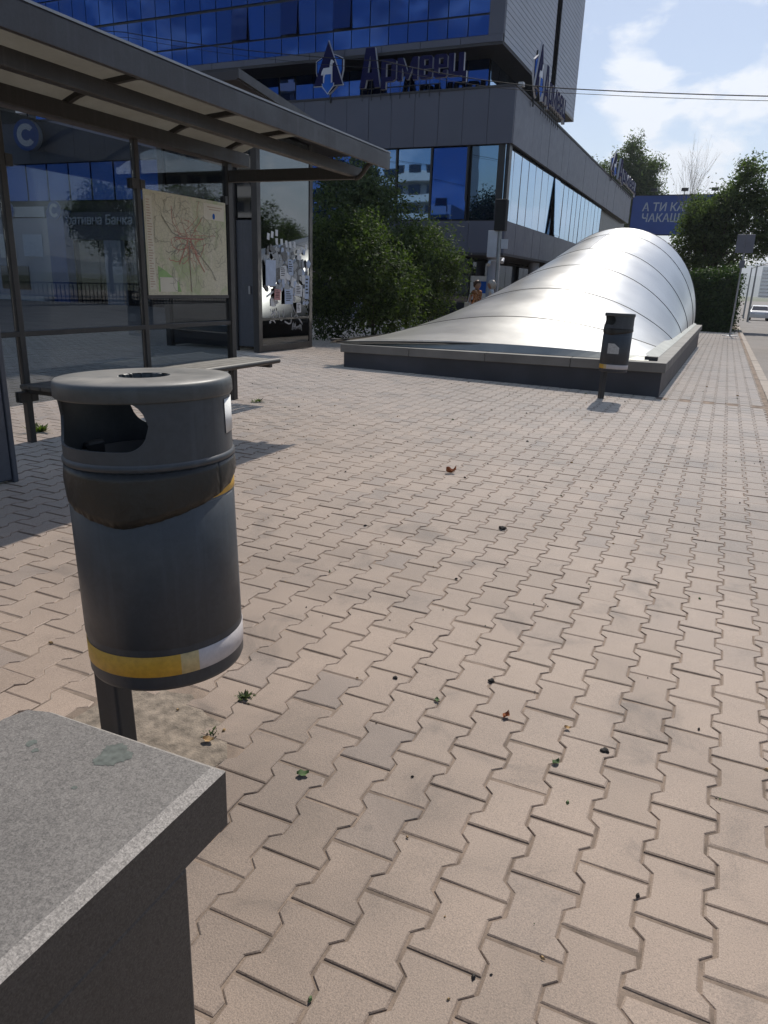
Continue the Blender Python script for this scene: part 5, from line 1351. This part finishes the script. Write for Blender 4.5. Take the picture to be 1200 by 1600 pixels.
leaf_thing('leaf_scrap', 'pale green leaf scrap on a dark joint near the granite block', -.865, 1.462, .034, 'green_bit', .5, .5)
leaf_thing('leaf_scrap', 'green leaf scrap in a joint at the upper middle of the near paving', -.668, 1.985, .022, 'green_bit', 2, .5)
leaf_thing('leaf_scrap', 'green leaf scrap lowest on the right side of the near paving', -.248, 1.835, .026, 'green_bit', 1, .6)
leaf_thing('leaf_scrap', 'tiny yellowish scrap right of the small reddish leaf', -.252, 2.025, .02, 'dry_pale', 0, .6)
leaf_thing('leaf_scrap', 'pale dry scrap at the edge of the cement patch', -1.19, 1.47, .035, 'dry_pale', .2, .5)
def weed(label, x, y, s, seed, n=46):
    r_ = random.Random(seed); mb = MB(); vs = []; fs = []
    for k in range(n):
        a = r_.uniform(0, 6.28); d = Vector((math.cos(a), math.sin(a), r_.uniform(.15, 1.1))).normalized(); L = s * r_.uniform(.4, 1.0)
        b = d.cross(Vector((0, 0, 1))).normalized() * L * .16; p = Vector((r_.gauss(0, s * .25), r_.gauss(0, s * .25), 0)); o = len(vs)
        vs += [p, p + d * L * .5 + b, p + d * L, p + d * L * .5 - b]; fs.append((o, o + 1, o + 2, o + 3))
    mb.add(vs, fs); o = mb.build('weed', M['leaf'], None, (x, y, gz(y) - .004)); tag(o, label, 'weed', 'weeds in the paving joints'); return o
weed('small green weed in a paving joint right of the near bin post', -1.232, 1.715, .034, 1, 60)
weed('smaller green weed beside the rough cement patch', -1.205, 1.51, .030, 2, 22)
weed('dry tuft of grass at the foot of the shelter post', -4.55, 6.72, .09, 3, 30)
weed('flat green weed behind the shelter glass by the left post', -5.15, 4.35, .12, 4, 40)
# crumbs, seeds and specks, nobody could count them
mb = MB(); r = random.Random(99)
for k in range(340):
    if k % 3:
        x, y = r.choice(JOINTS); x += r.choice((-.07, .07)) * r.uniform(.6, 1.1); y += r.choice((-.1, .1)) + r.gauss(0, .006)
    else:
        y = .9 + 9.5 * r.random() ** 1.3; x = r.uniform(-.75 * y - .3, .58) if y > 1.4 else r.uniform(-.6, .4)
    s = r.choice([.003, .004, .004, .006, .008]) * (1 + .12 * y) * r.uniform(.5, 1.1); a = r.uniform(0, 3.14)
    q = [Vector((math.cos(a + t) * s * (1 if i % 2 else .55), math.sin(a + t) * s * (1 if i % 2 else .55), 0)) for i, t in enumerate((0, 1.57, 3.14, 4.71))]
    P = Vector((x, y, gz(y) + .0015)); up_ = Vector((0, 0, s * .7)); i0 = r.choice((0, 0, 1, 2))
    mb.add([P + v for v in q] + [P + v * .5 + up_ for v in q], [(4, 5, 6, 7), (0, 1, 5, 4), (1, 2, 6, 5), (2, 3, 7, 6), (3, 0, 4, 7)], i0)
o = mb.build('ground_litter', [M['stone_bit'], M['dry_pale'], M['green_bit']]); tag(o, 'dark crumbs and dry bits scattered over the paving', 'litter', kind='stuff')
for lab, x, y, s in (('dark pebble near the middle of the paving', -.962, 3.818, .016), ('dark pebble on a joint in front of the near paving', -.544, 2.19, .009), ('dark pebble left of it on the near paving', -.848, 2.054, .007), ('brown pebble by the right side joint', -.129, 1.96, .010)):
    bm = bmesh.new(); bmesh.ops.create_icosphere(bm, subdivisions=2, radius=s)
    for v in bm.verts: v.co = Vector((v.co.x * 1.3, v.co.y, v.co.z * .7)) * (1 + .25 * math.sin(v.co.x * 400 + v.co.y * 300))
    me = bpy.data.meshes.new('pebble'); bm.to_mesh(me); bm.free(); me.materials.append(M['stone_bit'])
    tag(link('pebble', me, None, (x, y, s * .5)), lab, 'pebble')

# ================================================================ thin summer haze
hz_ = MB().box(-3200, -700, -84, 5200, 7000, 420)
hm = bpy.data.materials.new('summer_haze'); hm.use_nodes = True
for n_ in list(hm.node_tree.nodes): hm.node_tree.nodes.remove(n_)
ho = hm.node_tree.nodes.new('ShaderNodeOutputMaterial'); hv = hm.node_tree.nodes.new('ShaderNodeVolumePrincipled')
hv.inputs['Color'].default_value = (.86, .91, 1.0, 1); hv.inputs['Density'].default_value = .00018; hv.inputs['Anisotropy'].default_value = .3
hm.node_tree.links.new(hv.outputs[0], ho.inputs['Volume'])
o = hz_.build('haze', hm); tag(o, 'thin pale summer haze over the street', 'haze', kind='stuff')
